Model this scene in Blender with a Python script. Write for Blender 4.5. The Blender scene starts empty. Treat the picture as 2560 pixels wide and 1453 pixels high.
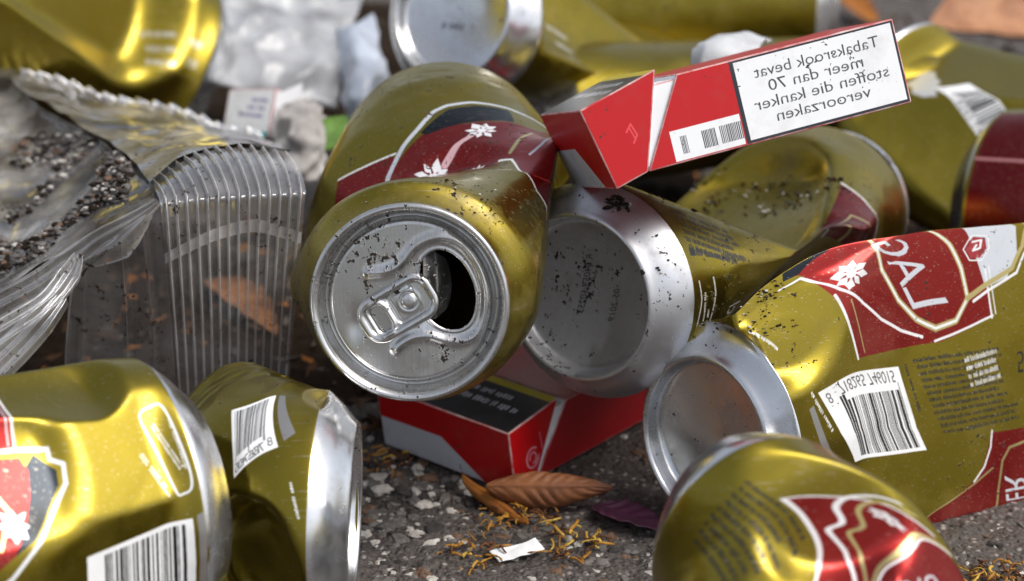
import bpy, bmesh, math, random
import numpy as np
from mathutils import Vector, Matrix, noise

random.seed(7)
RNG = np.random.default_rng(7)
SC = bpy.context.scene
COL = SC.collection
MM = 0.001

# ------------------------------------------------------------------ camera, sky, sun, exposure
FPX, PITCH, CAMH = 5545.0, math.radians(22.0), 311.0
cam_d = bpy.data.cameras.new('camera')
cam = bpy.data.objects.new('camera', cam_d)
COL.objects.link(cam)
cam.location = (0, 0, CAMH * MM)
cam.rotation_euler = (math.pi / 2 - PITCH, 0, 0)
cam_d.sensor_width = 36.0
cam_d.lens = 36.0 * FPX / 2560.0
cam_d.clip_start, cam_d.clip_end = 0.02, 200.0
cam_d.dof.use_dof = True
cam_d.dof.focus_distance = 0.615
cam_d.dof.aperture_fstop = 11.0
cam_d.dof.aperture_blades = 7
SC.camera = cam

SUN_DIR = Vector((0.62, -0.30, 1.0)).normalized()        # from the scene towards the sun
sun_el = math.asin(SUN_DIR.z)
sun_az = math.atan2(SUN_DIR.x, SUN_DIR.y)
world = bpy.data.worlds.new('World')
SC.world = world
world.use_nodes = True
wn = world.node_tree
wn.nodes.clear()
wo = wn.nodes.new('ShaderNodeOutputWorld')
wb = wn.nodes.new('ShaderNodeBackground')
ws = wn.nodes.new('ShaderNodeTexSky')
ws.sky_type = 'NISHITA'
ws.sun_disc = False
ws.sun_elevation = sun_el
ws.sun_rotation = sun_az
ws.air_density, ws.dust_density, ws.ozone_density = 1.0, 4.0, 1.0
wh = wn.nodes.new('ShaderNodeHueSaturation')
wh.inputs['Saturation'].default_value = 0.45
wn.links.new(ws.outputs[0], wh.inputs['Color'])
wn.links.new(wh.outputs[0], wb.inputs[0])
wb.inputs[1].default_value = 0.15
wn.links.new(wb.outputs[0], wo.inputs[0])

sl = bpy.data.lights.new('sun', 'SUN')
sl.energy, sl.angle, sl.color = 2.0, math.radians(32.0), (1.0, 0.965, 0.91)
so = bpy.data.objects.new('sun', sl)
COL.objects.link(so)
so.rotation_euler = SUN_DIR.to_track_quat('Z', 'Y').to_euler()

SC.view_settings.view_transform = 'Standard'
SC.view_settings.look = 'None'
SC.view_settings.gamma = 1.0
SC.view_settings.exposure = 0.26
SC.render.engine = 'CYCLES'
SC.cycles.use_denoising = True
SC.cycles.max_bounces = 12
SC.cycles.transparent_max_bounces = 24
SC.cycles.sample_clamp_indirect = 6.0

# ------------------------------------------------------------------ geometry of the place (millimetres)
FW = np.array((0.0, math.cos(PITCH), -math.sin(PITCH)))
UP = np.array((0.0, math.sin(PITCH), math.cos(PITCH)))
RT = np.array((1.0, 0.0, 0.0))
CAMP = np.array((0.0, 0.0, CAMH))

def P(px, py, d):
    """a point of the heap, d mm in front of the lens"""
    return CAMP + FW * d + RT * ((px - 1280.0) * d / FPX) - UP * ((py - 726.5) * d / FPX)

def V(x, u, f):
    """a direction: right, up, away"""
    v = RT * x + UP * u + FW * f
    return v / np.linalg.norm(v)

def G(px, py, z=0.0):
    k = math.sin(PITCH) + math.cos(PITCH) * (py - 726.5) / FPX
    return P(px, py, (CAMH - z) / k)

def nrm(a):
    return a / np.maximum(np.linalg.norm(a, axis=-1, keepdims=True), 1e-9)

# ------------------------------------------------------------------ tags and mesh helpers
def tag(o, label=None, cat=None, group=None, kind=None):
    if label: o['label'] = label
    if cat: o['category'] = cat
    if group: o['group'] = group
    if kind: o['kind'] = kind
    return o

def thing(name, loc_mm, label, cat, group=None):
    o = bpy.data.objects.new(name, None)
    o.empty_display_size = 0.01
    o.location = Vector(loc_mm) * MM
    COL.objects.link(o)
    return tag(o, label, cat, group)

def obj(name, verts, faces, mat, parent=None, smooth=True, uvs=None, mats=None, fmat=None, origin=None):
    """verts in world mm -> one mesh object; child meshes keep world place"""
    if parent is not None:
        off = np.array(parent.matrix_basis.translation) / MM if parent.parent is None else np.zeros(3)
        if parent.parent is not None:
            off = np.array(parent.parent.matrix_basis.translation) / MM
    else:
        off = np.array(origin if origin is not None else np.asarray(verts).mean(0))
    me = bpy.data.meshes.new(name)
    vv = (np.asarray(verts, float) - off) * MM
    me.from_pydata(vv.tolist(), [], faces if isinstance(faces, list) else faces.tolist())
    if uvs is not None:
        ul = me.uv_layers.new(name='UVMap')
        ul.data.foreach_set('uv', np.asarray(uvs, np.float32).ravel())
    for m in (mats or [mat]):
        me.materials.append(m)
    if fmat is not None:
        me.polygons.foreach_set('material_index', np.asarray(fmat, np.int32))
    if smooth:
        me.polygons.foreach_set('use_smooth', np.ones(len(me.polygons), bool))
    me.update()
    o = bpy.data.objects.new(name, me)
    COL.objects.link(o)
    if parent is not None:
        o.parent = parent
    else:
        o.location = Vector(off) * MM
    return o

def grid_faces(n, m, wrap=False, flip=False):
    """faces of an n x m vertex grid (row-major); wrap joins last column to the first"""
    i = np.arange(n - 1)[:, None]
    j = np.arange(m if wrap else m - 1)[None, :]
    j2 = (j + 1) % m
    a = i * m + j; b = i * m + j2; c = (i + 1) * m + j2; d = (i + 1) * m + j
    q = np.stack([a, b, c, d], -1).reshape(-1, 4)
    return q[:, ::-1].copy() if flip else q

def wobble(p, scale, amp, seed=0.0):
    """smooth noise vectors for an (n,3) array of mm points"""
    out = np.empty_like(p)
    for k in range(len(p)):
        v = noise.noise_vector(Vector((p[k][0] / scale + seed, p[k][1] / scale - seed, p[k][2] / scale + 2 * seed)))
        out[k] = (v.x, v.y, v.z)
    return out * amp

# ------------------------------------------------------------------ materials
def new_mat(name):
    m = bpy.data.materials.new(name)
    m.use_nodes = True
    nt = m.node_tree
    nt.nodes.clear()
    out = nt.nodes.new('ShaderNodeOutputMaterial')
    return m, nt, out

def N(nt, t, **kw):
    n = nt.nodes.new(t)
    for k, v in kw.items():
        if k.startswith('i_'):
            n.inputs[k[2:].replace('_', ' ')].default_value = v
        else:
            setattr(n, k, v)
    return n

def ramp(nt, fac, stops):
    r = nt.nodes.new('ShaderNodeValToRGB')
    el = r.color_ramp.elements
    while len(el) < len(stops): el.new(0.5)
    for e, (p, c) in zip(el, stops):
        e.position = p
        e.color = (c, c, c, 1) if not hasattr(c, '__len__') else (*c, 1)
    nt.links.new(fac, r.inputs[0])
    return r.outputs[0]

def mixc(nt, fac, a, b):
    m = nt.nodes.new('ShaderNodeMix')
    m.data_type = 'RGBA'
    for s, v in ((0, fac), (6, a), (7, b)):
        if isinstance(v, bpy.types.NodeSocket): nt.links.new(v, m.inputs[s])
        elif s == 0: m.inputs[0].default_value = v
        else: m.inputs[s].default_value = (*v, 1)
    return m.outputs[2]

def mixf(nt, fac, a, b):
    m = nt.nodes.new('ShaderNodeMix')
    for s, v in ((0, fac), (2, a), (3, b)):
        if isinstance(v, bpy.types.NodeSocket): nt.links.new(v, m.inputs[s])
        else: m.inputs[s].default_value = v
    return m.outputs[0]

def math_n(nt, op, a, b=0.0):
    m = nt.nodes.new('ShaderNodeMath'); m.operation = op
    for s, v in ((0, a), (1, b)):
        if isinstance(v, bpy.types.NodeSocket): nt.links.new(v, m.inputs[s])
        else: m.inputs[s].default_value = v
    return m.outputs[0]

def tex_noise(nt, coord, scale, detail=3, rough=0.55):
    n = N(nt, 'ShaderNodeTexNoise')
    n.inputs['Scale'].default_value = scale
    n.inputs['Detail'].default_value = detail
    n.inputs['Roughness'].default_value = rough
    nt.links.new(coord, n.inputs['Vector'])
    return n.outputs[0]

def dirt_mask(nt, co, amount, seed=0.0):
    """crumbs of soil stuck on a surface: clustered specks with hard outlines"""
    mp = N(nt, 'ShaderNodeMapping'); mp.inputs['Location'].default_value = (seed, seed * .7, -seed)
    nt.links.new(co, mp.inputs[0])
    fine = tex_noise(nt, mp.outputs[0], 900, 2, .6)
    med = tex_noise(nt, mp.outputs[0], 330, 3, .65)
    big = tex_noise(nt, mp.outputs[0], 45, 2, .5)
    clus = ramp(nt, big, [(0.42, 0.0), (0.70, 1.0)])
    s = math_n(nt, 'ADD', math_n(nt, 'MULTIPLY', med, .6), math_n(nt, 'MULTIPLY', fine, .4))
    s = math_n(nt, 'ADD', s, math_n(nt, 'MULTIPLY', clus, 0.085))
    thr = 0.665 - amount
    return ramp(nt, s, [(thr, 0.0), (thr + .018, 1.0)])

def metal_nodes(nt, out, co, color, metallic, rough, dirt, seed, coat=0.35, bumpy=0.0, grime=.10, dust=.3):
    p = N(nt, 'ShaderNodeBsdfPrincipled')
    dm = dirt_mask(nt, co, dirt, seed)
    film = ramp(nt, tex_noise(nt, co, 70, 5, .65), [(0.45, 0.0), (0.8, 1.0)])
    col = mixc(nt, math_n(nt, 'MULTIPLY', film, grime), color, (0.16, 0.13, 0.08))
    for rot, thr_, k in ((0.5, .70, .35), (2.1, .715, .3)):      # hair scratches
        mp = N(nt, 'ShaderNodeMapping'); mp.inputs['Rotation'].default_value = (rot, rot * 1.7, rot * .6 + seed); mp.inputs['Scale'].default_value = (60, 2200, 2200)
        nt.links.new(co, mp.inputs[0])
        sc = ramp(nt, tex_noise(nt, mp.outputs[0], 1.0, 1, .5), [(thr_, 0.0), (thr_ + .03, 1.0)])
        col = mixc(nt, math_n(nt, 'MULTIPLY', sc, k), col, (0.62, 0.58, 0.46))
    dustm = math_n(nt, 'MULTIPLY', ramp(nt, tex_noise(nt, co, 26, 7, .72), [(.50, 0.0), (.72, 1.0)]), dust)
    col = mixc(nt, dustm, col, (0.085, 0.068, 0.045))
    col = mixc(nt, dm, col, (0.020, 0.015, 0.011))
    nt.links.new(col, p.inputs['Base Color'])
    inv = math_n(nt, 'MULTIPLY', math_n(nt, 'SUBTRACT', 1.0, dm), math_n(nt, 'SUBTRACT', 1.0, math_n(nt, 'MULTIPLY', dustm, .8)))
    nt.links.new(math_n(nt, 'MULTIPLY', inv, metallic), p.inputs['Metallic'])
    r = math_n(nt, 'ADD', rough, math_n(nt, 'MULTIPLY', film, .16))
    r = math_n(nt, 'ADD', r, math_n(nt, 'MULTIPLY', dustm, .5))
    nt.links.new(mixf(nt, dm, r, .95), p.inputs['Roughness'])
    nt.links.new(math_n(nt, 'MULTIPLY', inv, coat), p.inputs['Coat Weight'])
    p.inputs['Coat Roughness'].default_value = 0.12
    b = N(nt, 'ShaderNodeBump'); b.inputs['Strength'].default_value = 0.5; b.inputs['Distance'].default_value = 0.0006
    h = math_n(nt, 'ADD', dm, math_n(nt, 'MULTIPLY', tex_noise(nt, co, 120, 3, .5), 0.10 + bumpy))
    nt.links.new(h, b.inputs['Height'])
    nt.links.new(b.outputs[0], p.inputs['Normal'])
    nt.links.new(p.outputs[0], out.inputs[0])
    return p

def objco(nt):
    return N(nt, 'ShaderNodeTexCoord').outputs['Object']

def printed_mat(name, img, dirt=0.0, seed=0.0, rough=0.31):
    m, nt, out = new_mat(name)
    uv = N(nt, 'ShaderNodeTexCoord').outputs['UV']
    t = N(nt, 'ShaderNodeTexImage'); t.image = img; t.extension = 'REPEAT'; t.interpolation = 'Linear'
    nt.links.new(uv, t.inputs[0])
    metal_nodes(nt, out, objco(nt), t.outputs[0], t.outputs[1], rough, dirt, seed, coat=0.24, dust=max(0.12, min(.6, .35 + dirt * 8)))
    return m

def bare_metal(name, color=(0.72, 0.73, 0.75), rough=0.26, dirt=0.0, seed=0.0, brushed=False):
    m, nt, out = new_mat(name)
    rgb = N(nt, 'ShaderNodeRGB'); rgb.outputs[0].default_value = (*color, 1)
    co = objco(nt)
    c = rgb.outputs[0]
    if brushed:
        mp = N(nt, 'ShaderNodeMapping'); mp.inputs['Scale'].default_value = (1.0, 0.03, 0.03)
        nt.links.new(co, mp.inputs[0])
        st = tex_noise(nt, mp.outputs[0], 2600, 2, .6)
        c = mixc(nt, ramp(nt, st, [(.3, 0.0), (.7, .35)]), c, tuple(k * .62 for k in color))
    metal_nodes(nt, out, co, c, 0.96, rough, dirt, seed, coat=0.0, grime=.38, dust=max(.15, min(.55, .25 + dirt * 7)))
    return m

def plain(name, color, rough=0.6, var=0.25, scale=120, spec=0.4, dirt=0.0, bump=0.15, col2=None):
    m, nt, out = new_mat(name)
    co = objco(nt)
    p = N(nt, 'ShaderNodeBsdfPrincipled')
    n = tex_noise(nt, co, scale, 5, .6)
    c2 = col2 or tuple(k * (1 - var * 1.6) for k in color)
    col = mixc(nt, ramp(nt, n, [(.35, 0.0), (.72, 1.0)]), color, c2)
    if dirt:
        col = mixc(nt, dirt_mask(nt, co, dirt), col, (.03, .024, .018))
    nt.links.new(col, p.inputs['Base Color'])
    p.inputs['Roughness'].default_value = rough
    p.inputs['Specular IOR Level'].default_value = spec
    b = N(nt, 'ShaderNodeBump'); b.inputs['Strength'].default_value = bump; b.inputs['Distance'].default_value = .0006
    nt.links.new(tex_noise(nt, co, scale * 3, 4, .6), b.inputs['Height'])
    nt.links.new(b.outputs[0], p.inputs['Normal'])
    nt.links.new(p.outputs[0], out.inputs[0])
    return m

def printed_card(name, img, rough=0.38):
    m, nt, out = new_mat(name)
    uv = N(nt, 'ShaderNodeTexCoord').outputs['UV']
    t = N(nt, 'ShaderNodeTexImage'); t.image = img; t.extension = 'EXTEND'
    nt.links.new(uv, t.inputs[0])
    co = objco(nt)
    p = N(nt, 'ShaderNodeBsdfPrincipled')
    col = mixc(nt, math_n(nt, 'MULTIPLY', ramp(nt, tex_noise(nt, co, 90, 5, .65), [(.48, 0.0), (.85, 1.0)]), .3), t.outputs[0], (.12, .1, .08))
    col = mixc(nt, dirt_mask(nt, co, 0.0, 3.0), col, (.03, .024, .018))
    nt.links.new(col, p.inputs['Base Color'])
    p.inputs['Roughness'].default_value = rough
    p.inputs['Coat Weight'].default_value = .1
    p.inputs['Specular IOR Level'].default_value = .35
    p.inputs['Coat Roughness'].default_value = .2
    nt.links.new(p.outputs[0], out.inputs[0])
    return m

# ------------------------------------------------------------------ print: little raster of the labels (drawn here, in memory)
class Art:
    def __init__(self, w_mm, h_mm, ppm, base, metal=1.0):
        self.ppm, self.w, self.h = ppm, int(w_mm * ppm), int(h_mm * ppm)
        self.hmm = h_mm; self.wmm = w_mm
        self.a = np.empty((self.h, self.w, 4), np.float32)
        self.a[...] = (*base, metal)
    def _blend(self, y0, x0, m, col, metal):
        y1, x1 = y0 + m.shape[0], x0 + m.shape[1]
        s = self.a[y0:y1, x0:x1]
        c = np.array((*col, metal), np.float32)
        s += (c - s) * m[..., None]
    def _window(self, pts, pad):
        p = np.asarray(pts, float) * self.ppm
        lo = np.floor(p.min(0) - pad * self.ppm - 1).astype(int); hi = np.ceil(p.max(0) + pad * self.ppm + 2).astype(int)
        x0, y0 = max(lo[0], 0), max(lo[1], 0); x1, y1 = min(hi[0], self.w), min(hi[1], self.h)
        if x1 <= x0 or y1 <= y0: return None
        return p, x0, y0, x1, y1
    def _wraps(self, pts):
        """the wall of a can closes on itself: repeat shapes one turn up and down"""
        p = np.asarray(pts, float)
        for k in (-1, 0, 1):
            q = p + (0, k * self.hmm)
            if q[:, 1].max() > 0 and q[:, 1].min() < self.hmm: yield q
    def poly(self, pts, col, metal=1.0, alpha=1.0):
        for q in self._wraps(pts):
            w = self._window(q, 0)
            if not w: continue
            p, x0, y0, x1, y1 = w
            SS = 3
            ys = (np.arange((y1 - y0) * SS) + .5) / SS + y0
            xs = (np.arange((x1 - x0) * SS) + .5) / SS + x0
            ins = np.zeros((len(ys), len(xs)), bool)
            n = len(p)
            for k in range(n):
                (ax, ay), (bx, by) = p[k], p[(k + 1) % n]
                if ay == by: continue
                rows = (ys >= min(ay, by)) & (ys < max(ay, by))
                xc = ax + (ys[rows] - ay) * (bx - ax) / (by - ay)
                ins[rows] ^= xs[None, :] > xc[:, None]
            m = ins.reshape(y1 - y0, SS, x1 - x0, SS).mean((1, 3)).astype(np.float32) * alpha
            self._blend(y0, x0, m, col, metal)
        return self
    def rect(self, x0, y0, x1, y1, col, metal=1.0, alpha=1.0):
        return self.poly([(x0, y0), (x1, y0), (x1, y1), (x0, y1)], col, metal, alpha)
    def line(self, pts, wid, col, metal=1.0, closed=False, alpha=1.0):
        pts = list(pts) + ([pts[0]] if closed else [])
        for q in self._wraps(pts):
            w = self._window(q, wid)
            if not w: continue
            p, x0, y0, x1, y1 = w
            X, Y = np.meshgrid(np.arange(x0, x1) + .5, np.arange(y0, y1) + .5)
            D = np.full(X.shape, 1e9)
            for (ax, ay), (bx, by) in zip(p[:-1], p[1:]):
                dx, dy = bx - ax, by - ay
                t = np.clip(((X - ax) * dx + (Y - ay) * dy) / max(dx * dx + dy * dy, 1e-9), 0, 1)
                D = np.minimum(D, np.hypot(X - ax - t * dx, Y - ay - t * dy))
            m = np.clip(wid * .5 * self.ppm - D + .5, 0, 1).astype(np.float32) * alpha
            self._blend(y0, x0, m, col, metal)
        return self
    def text(self, s, org, xdir, ydir, size, col, metal=0.3, alpha=1.0):
        """org = start of baseline, xdir/ydir = mm directions of reading and of letter tops"""
        o = np.array(org, float); X = np.array(xdir, float); Y = np.array(ydir, float)
        for tri in glyphs(s):
            for k in (-1, 0, 1):
                q = o + (tri[:, :1] * X + tri[:, 1:2] * Y) * size + (0, k * self.hmm)
                if q[:, 1].max() < 0 or q[:, 1].min() > self.hmm: continue
                self._tri(q, col, metal, alpha)
        return self
    def _tri(self, q, col, metal, alpha):
        w = self._window(q, 0)
        if not w: return
        p, x0, y0, x1, y1 = w
        SS = 2
        X, Y = np.meshgrid((np.arange((x1 - x0) * SS) + .5) / SS + x0, (np.arange((y1 - y0) * SS) + .5) / SS + y0)
        (ax, ay), (bx, by), (cx, cy) = p
        d = (bx - ax) * (cy - ay) - (cx - ax) * (by - ay)
        if abs(d) < 1e-9: return
        s = np.sign(d); e = 0.02
        ins = ((bx - ax) * (Y - ay) - (by - ay) * (X - ax)) * s >= -e
        ins &= ((cx - bx) * (Y - by) - (cy - by) * (X - bx)) * s >= -e
        ins &= ((ax - cx) * (Y - cy) - (ay - cy) * (X - cx)) * s >= -e
        m = ins.reshape(y1 - y0, SS, x1 - x0, SS).mean((1, 3)).astype(np.float32) * alpha
        self._blend(y0, x0, m, col, metal)
    def image(self, name):
        a = self.a.copy()
        rgb = np.clip(a[..., :3], 0, 1)
        a[..., :3] = np.where(rgb <= .0031308, rgb * 12.92, 1.055 * rgb ** (1 / 2.4) - .055)
        im = bpy.data.images.new(name, self.w, self.h, alpha=True)
        im.alpha_mode = 'CHANNEL_PACKED'
        im.pixels.foreach_set(np.ascontiguousarray(a[::-1]).ravel())
        im.update(); im.pack()
        return im

_gl = {}
def glyphs(s):
    if s in _gl: return _gl[s]
    c = bpy.data.curves.new('lettering', 'FONT'); c.body = s; c.size = 1.0; c.resolution_u = 3
    o = bpy.data.objects.new('lettering', c); COL.objects.link(o)
    dg = bpy.context.evaluated_depsgraph_get(); dg.update()
    me = o.evaluated_get(dg).to_mesh()
    me.calc_loop_triangles()
    v = np.array([x.co[:2] for x in me.vertices]) if len(me.vertices) else np.zeros((0, 2))
    t = [v[list(k.vertices)] for k in me.loop_triangles]
    bpy.data.objects.remove(o); bpy.data.curves.remove(c)
    _gl[s] = t
    return t

GOLD = (0.262, 0.203, 0.019)
RED = (0.30, 0.022, 0.020)
DRED = (0.20, 0.014, 0.014)
NAVY = (0.018, 0.022, 0.028)
SILV = (0.74, 0.75, 0.77)
WHITE = (0.78, 0.79, 0.80)
BLACK = (0.007, 0.007, 0.006)
CIRC = 207.3
HT = 168.0

def ean(art, x0, x1, y0, y1, digits, seed, flipv, vert=False):
    """white box with bars; bars run along y, digits along x at the y0 side"""
    r = random.Random(seed)
    art.rect(x0, y0, x1, y1, WHITE, 0.0)
    h = y1 - y0
    b0, b1 = y0 + h * .235, y1 - h * .06
    X0, X1 = x0 + (x1 - x0) * .16, x1 - (x1 - x0) * .07
    mod = (X1 - X0) / 95.0
    x = 0
    bits = []
    while x < 95:
        w = r.choice([1, 1, 2, 2, 3, 4]); bits.append((x, min(95, x + w)));
        x += w + r.choice([1, 1, 1, 2, 2, 3])
    for i, (a, b) in enumerate(bits):
        art.rect(X0 + a * mod, b0 - (h * .05 if i in (0, len(bits) // 2, len(bits) - 1) else 0), X0 + b * mod, b1, BLACK, 0.0)
    sz = h * .19
    art.text(digits[0], (x0 + (x1 - x0) * .045, y0 + h * .09), (1, 0), (0, 1), sz, BLACK, 0.0)
    n = digits[1:].replace(' ', '')
    for k, ch in enumerate(n):
        xx = X0 + (X1 - X0) * ((.03 + k * .075) if k < 6 else (.53 + (k - 6) * .075))
        art.text(ch, (xx, y0 + h * .05), (1, 0), (0, 1), sz, BLACK, 0.0)

def smalltext(art, x0, x1, y0, y1, lines, seed, col=BLACK, metal=0.2, jag=.25, thick=.55, flip=False, alpha=.93):
    """rows of tiny illegible print running along x"""
    r = random.Random(seed)
    dy = (y1 - y0) / lines
    for k in range(lines):
        y = y0 + (k + .5) * dy
        x = x0 + r.uniform(0, 1.0)
        xe = x1 - r.uniform(0, jag) * (x1 - x0)
        while x < xe:
            w = r.uniform(1.4, 5.5)
            # a word = row of small upright strokes
            xx = x
            while xx < min(x + w, xe):
                sw = r.uniform(.28, .5)
                hh = dy * thick * r.choice([.62, .62, .75, 1.0]) * .5
                art.rect(xx, y - hh, xx + sw, y + dy * thick * .33, col, metal, alpha)
                if r.random() < .6:
                    art.rect(xx, y - dy * .05, xx + .6, y + dy * .12, col, metal, alpha)
                xx += sw + r.uniform(.12, .25)
            x += w + r.uniform(.6, 1.0)
# ------------------------------------------------------------------ cans
PROF_BASE = [(10.5, 32.95), (9.2, 32.3), (7.6, 31.2), (5.8, 29.9), (4.2, 28.5), (2.8, 27.1), (1.6, 26.0), (.8, 25.4), (.25, 24.9), (0, 24.3),
             (.15, 23.8), (.6, 23.4), (1.6, 23.1), (3.0, 22.85), (4.2, 22.5), (4.9, 22.0), (5.3, 21.2)]
PROF_BASE += [(5.3 + 3.6 * (1 - (r / 21.2) ** 2), r) for r in (20, 18.5, 17, 15, 13, 11, 9, 7, 5, 3, 1.2, .3)]

def body_r(v):
    xs = [10.0, 10.5, 11.5, 13.0, 146, 149, 152, 155, 158, 161, 163, 164.5]
    rs = [32.6, 32.95, 33.0, 33.0, 33, 32.8, 32.1, 30.9, 29.3, 27.6, 26.7, 26.5]
    return np.interp(v, xs, rs)

def smooth1(a, sig, step):
    n = max(1, int(3 * sig / step))
    k = np.exp(-.5 * (np.arange(-n, n + 1) * step / sig) ** 2); k /= k.sum()
    if a.ndim == 1: a = a[:, None]; one = True
    else: one = False
    lo = 2 * a[:1] - a[n:0:-1]; hi = 2 * a[-1:] - a[-2:-n - 2:-1]
    e = np.concatenate([lo, a, hi])
    r = np.stack([np.convolve(e[:, c], k, 'valid') for c in range(a.shape[1])], -1)
    return r[:, 0] if one else r

class Form:
    """the crushed form of one can: a spine, an oval cross-section that changes along it, and buckled facets"""
    def __init__(self, stations, near, sig=5.0, lens=0.6, dents=(), crinkle=0.0, seed=1.0, pleats=()):
        self.near, self.seed, self.crinkle, self.lens = near, seed, crinkle, lens
        st = [(s, np.asarray(p, float), np.asarray(R, float), q) for s, p, R, q in stations]
        ss = np.array([k[0] for k in st])
        g = np.arange(-10, 178.1, 1.0)
        def ip(vals):
            vals = np.asarray(vals, float)
            o = np.stack([np.interp(g, ss, vals[:, c]) for c in range(vals.shape[1])], -1)
            for side, (i0, i1) in ((g < ss[0], (0, 1)), (g > ss[-1], (-1, -2))):
                sl_ = (vals[i0] - vals[i1]) / (ss[i0] - ss[i1])
                o[side] = vals[i0] + (g[side, None] - ss[i0]) * sl_
            return smooth1(o, sig, 1.0)
        self.g = g
        self.C = ip([k[1] for k in st])
        self.T = nrm(np.gradient(self.C, axis=0))
        R = np.stack([np.interp(g, ss, np.array([k[2][c] for k in st])) for c in range(3)], -1)
        R = smooth1(R, sig, 1.0)
        R = nrm(R - (R * self.T).sum(-1, keepdims=True) * self.T)
        self.R, self.U = R, np.cross(R, self.T)
        self.q = np.clip(smooth1(np.interp(g, ss, [k[3] for k in st]), sig, 1.0), 0, .97)
        self.dents = []
        self.pleats = pleats
        for d in dents: self.add_dent(*d)
    def at(self, arr, s):
        f = np.clip((s - self.g[0]), 0, len(self.g) - 1.001)
        i = f.astype(int); t = f - i
        a = arr[i]; b = arr[i + 1]
        return a + (b - a) * (t[..., None] if arr.ndim > 1 else t)
    def s_of(self, v):
        return v if self.near == 'base' else 168.0 - v
    def raw(self, v, x, y):
        """v mm from the base, x,y across the can"""
        s = np.asarray(self.s_of(np.asarray(v, float)))
        C, R, U, q = self.at(self.C, s), nrm(self.at(self.R, s)), nrm(self.at(self.U, s)), self.at(self.q, s)
        b = 1 - q; a = np.minimum(np.sqrt(2 - b * b), 1.45)
        r = np.hypot(x, y); sn = np.abs(y) / np.maximum(r, 1e-6)
        yy = b * y * sn ** (self.lens * q)
        return C + (a * x)[..., None] * R + yy[..., None] * U
    def add_dent(self, v, phi, depth, tv=0.0, tp=0.0, soft=0.8, rad=60.0, k=1.0):
        ph = math.radians(phi); e = .5
        def pt(vv, pp): return self.warp(self.raw(np.array([vv]), np.array([float(body_r(vv)) * math.cos(pp)]), np.array([float(body_r(vv)) * math.sin(pp)])))[0]
        p = pt(v, ph); t = nrm(pt(v + e, ph) - pt(v - e, ph)); f = nrm(pt(v, ph + .02) - pt(v, ph - .02))
        n = nrm(np.cross(t, f))
        c = self.at(self.C, np.array([self.s_of(v)], float))[0]
        if np.dot(n, p - c) < 0: n = -n
        n = nrm(n + math.tan(math.radians(tv)) * t + math.tan(math.radians(tp)) * f)
        self.dents.append((p, p - n * depth, n, soft, rad, k, v < 8))
    def warp(self, X, v=None):
        g = 1.0 if v is None else np.clip((v - 8.5) / 11.0, 0, 1) * np.clip((163 - v) / 10.0, 0, 1)
        if v is not None: g = g * g * (3 - 2 * g)
        for p, o, n, soft, rad, k, rim in self.dents:
            d = (X - o) @ n
            near = np.clip((rad - np.linalg.norm(X - p, axis=-1)) / (rad * .3), 0, 1)
            near = near * near * (3 - 2 * near)
            sp = np.where(d / soft > 25, d, soft * np.log1p(np.exp(np.clip(d / soft, -40, 25))))
            X = X - (2 * k * sp * near * (1.0 if rim else g))[..., None] * n
        return X
    def pos(self, v, x, y):
        shp = np.broadcast(v, x, y).shape
        v = np.broadcast_to(v, shp).astype(float); x = np.broadcast_to(x, shp).astype(float); y = np.broadcast_to(y, shp).astype(float)
        X = self.raw(v.ravel(), x.ravel(), y.ravel())
        return self.warp(X, v.ravel()).reshape(*shp, 3)

def can_body(form, nphi=200, dv=1.0):
    vs = np.concatenate([[10.0, 10.3, 10.6, 11.0, 11.6, 12.4], np.arange(13.2, 164.0, dv), [164.5]])
    ph = np.arange(nphi) / nphi * 2 * math.pi
    r = body_r(vs)[:, None] * np.ones(nphi)
    if form.crinkle:
        for i, v in enumerate(vs):
            amp = form.crinkle * min(1, max(0, (v - 14) / 12)) * min(1, max(0, (150 - v) / 14))
            if amp <= 0: continue
            for j, p in enumerate(ph):
                q = Vector((math.cos(p) * 1.6, math.sin(p) * 1.6, v / 26.0 + form.seed * 7))
                r[i, j] += amp * (1.0 - 2.6 * abs(noise.noise(q))) + amp * .5 * (1 - 2.4 * abs(noise.noise(q * 2.3)))
    for (v0, p0, wv, wp, dep, ang) in form.pleats:
        # a narrow crease: runs at angle ang across the wall
        dp = (np.degrees(ph)[None, :] - p0 + 180) % 360 - 180
        A = (vs[:, None] - v0); B = dp * math.radians(1) * 33
        c, s_ = math.cos(math.radians(ang)), math.sin(math.radians(ang))
        a1, b1 = A * c + B * s_, -A * s_ + B * c
        r -= dep * np.exp(-(b1 / wp) ** 2) * np.exp(-(a1 / wv) ** 4)
    X = form.pos(vs[:, None], r * np.cos(ph), r * np.sin(ph))
    return vs, ph, X

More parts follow.
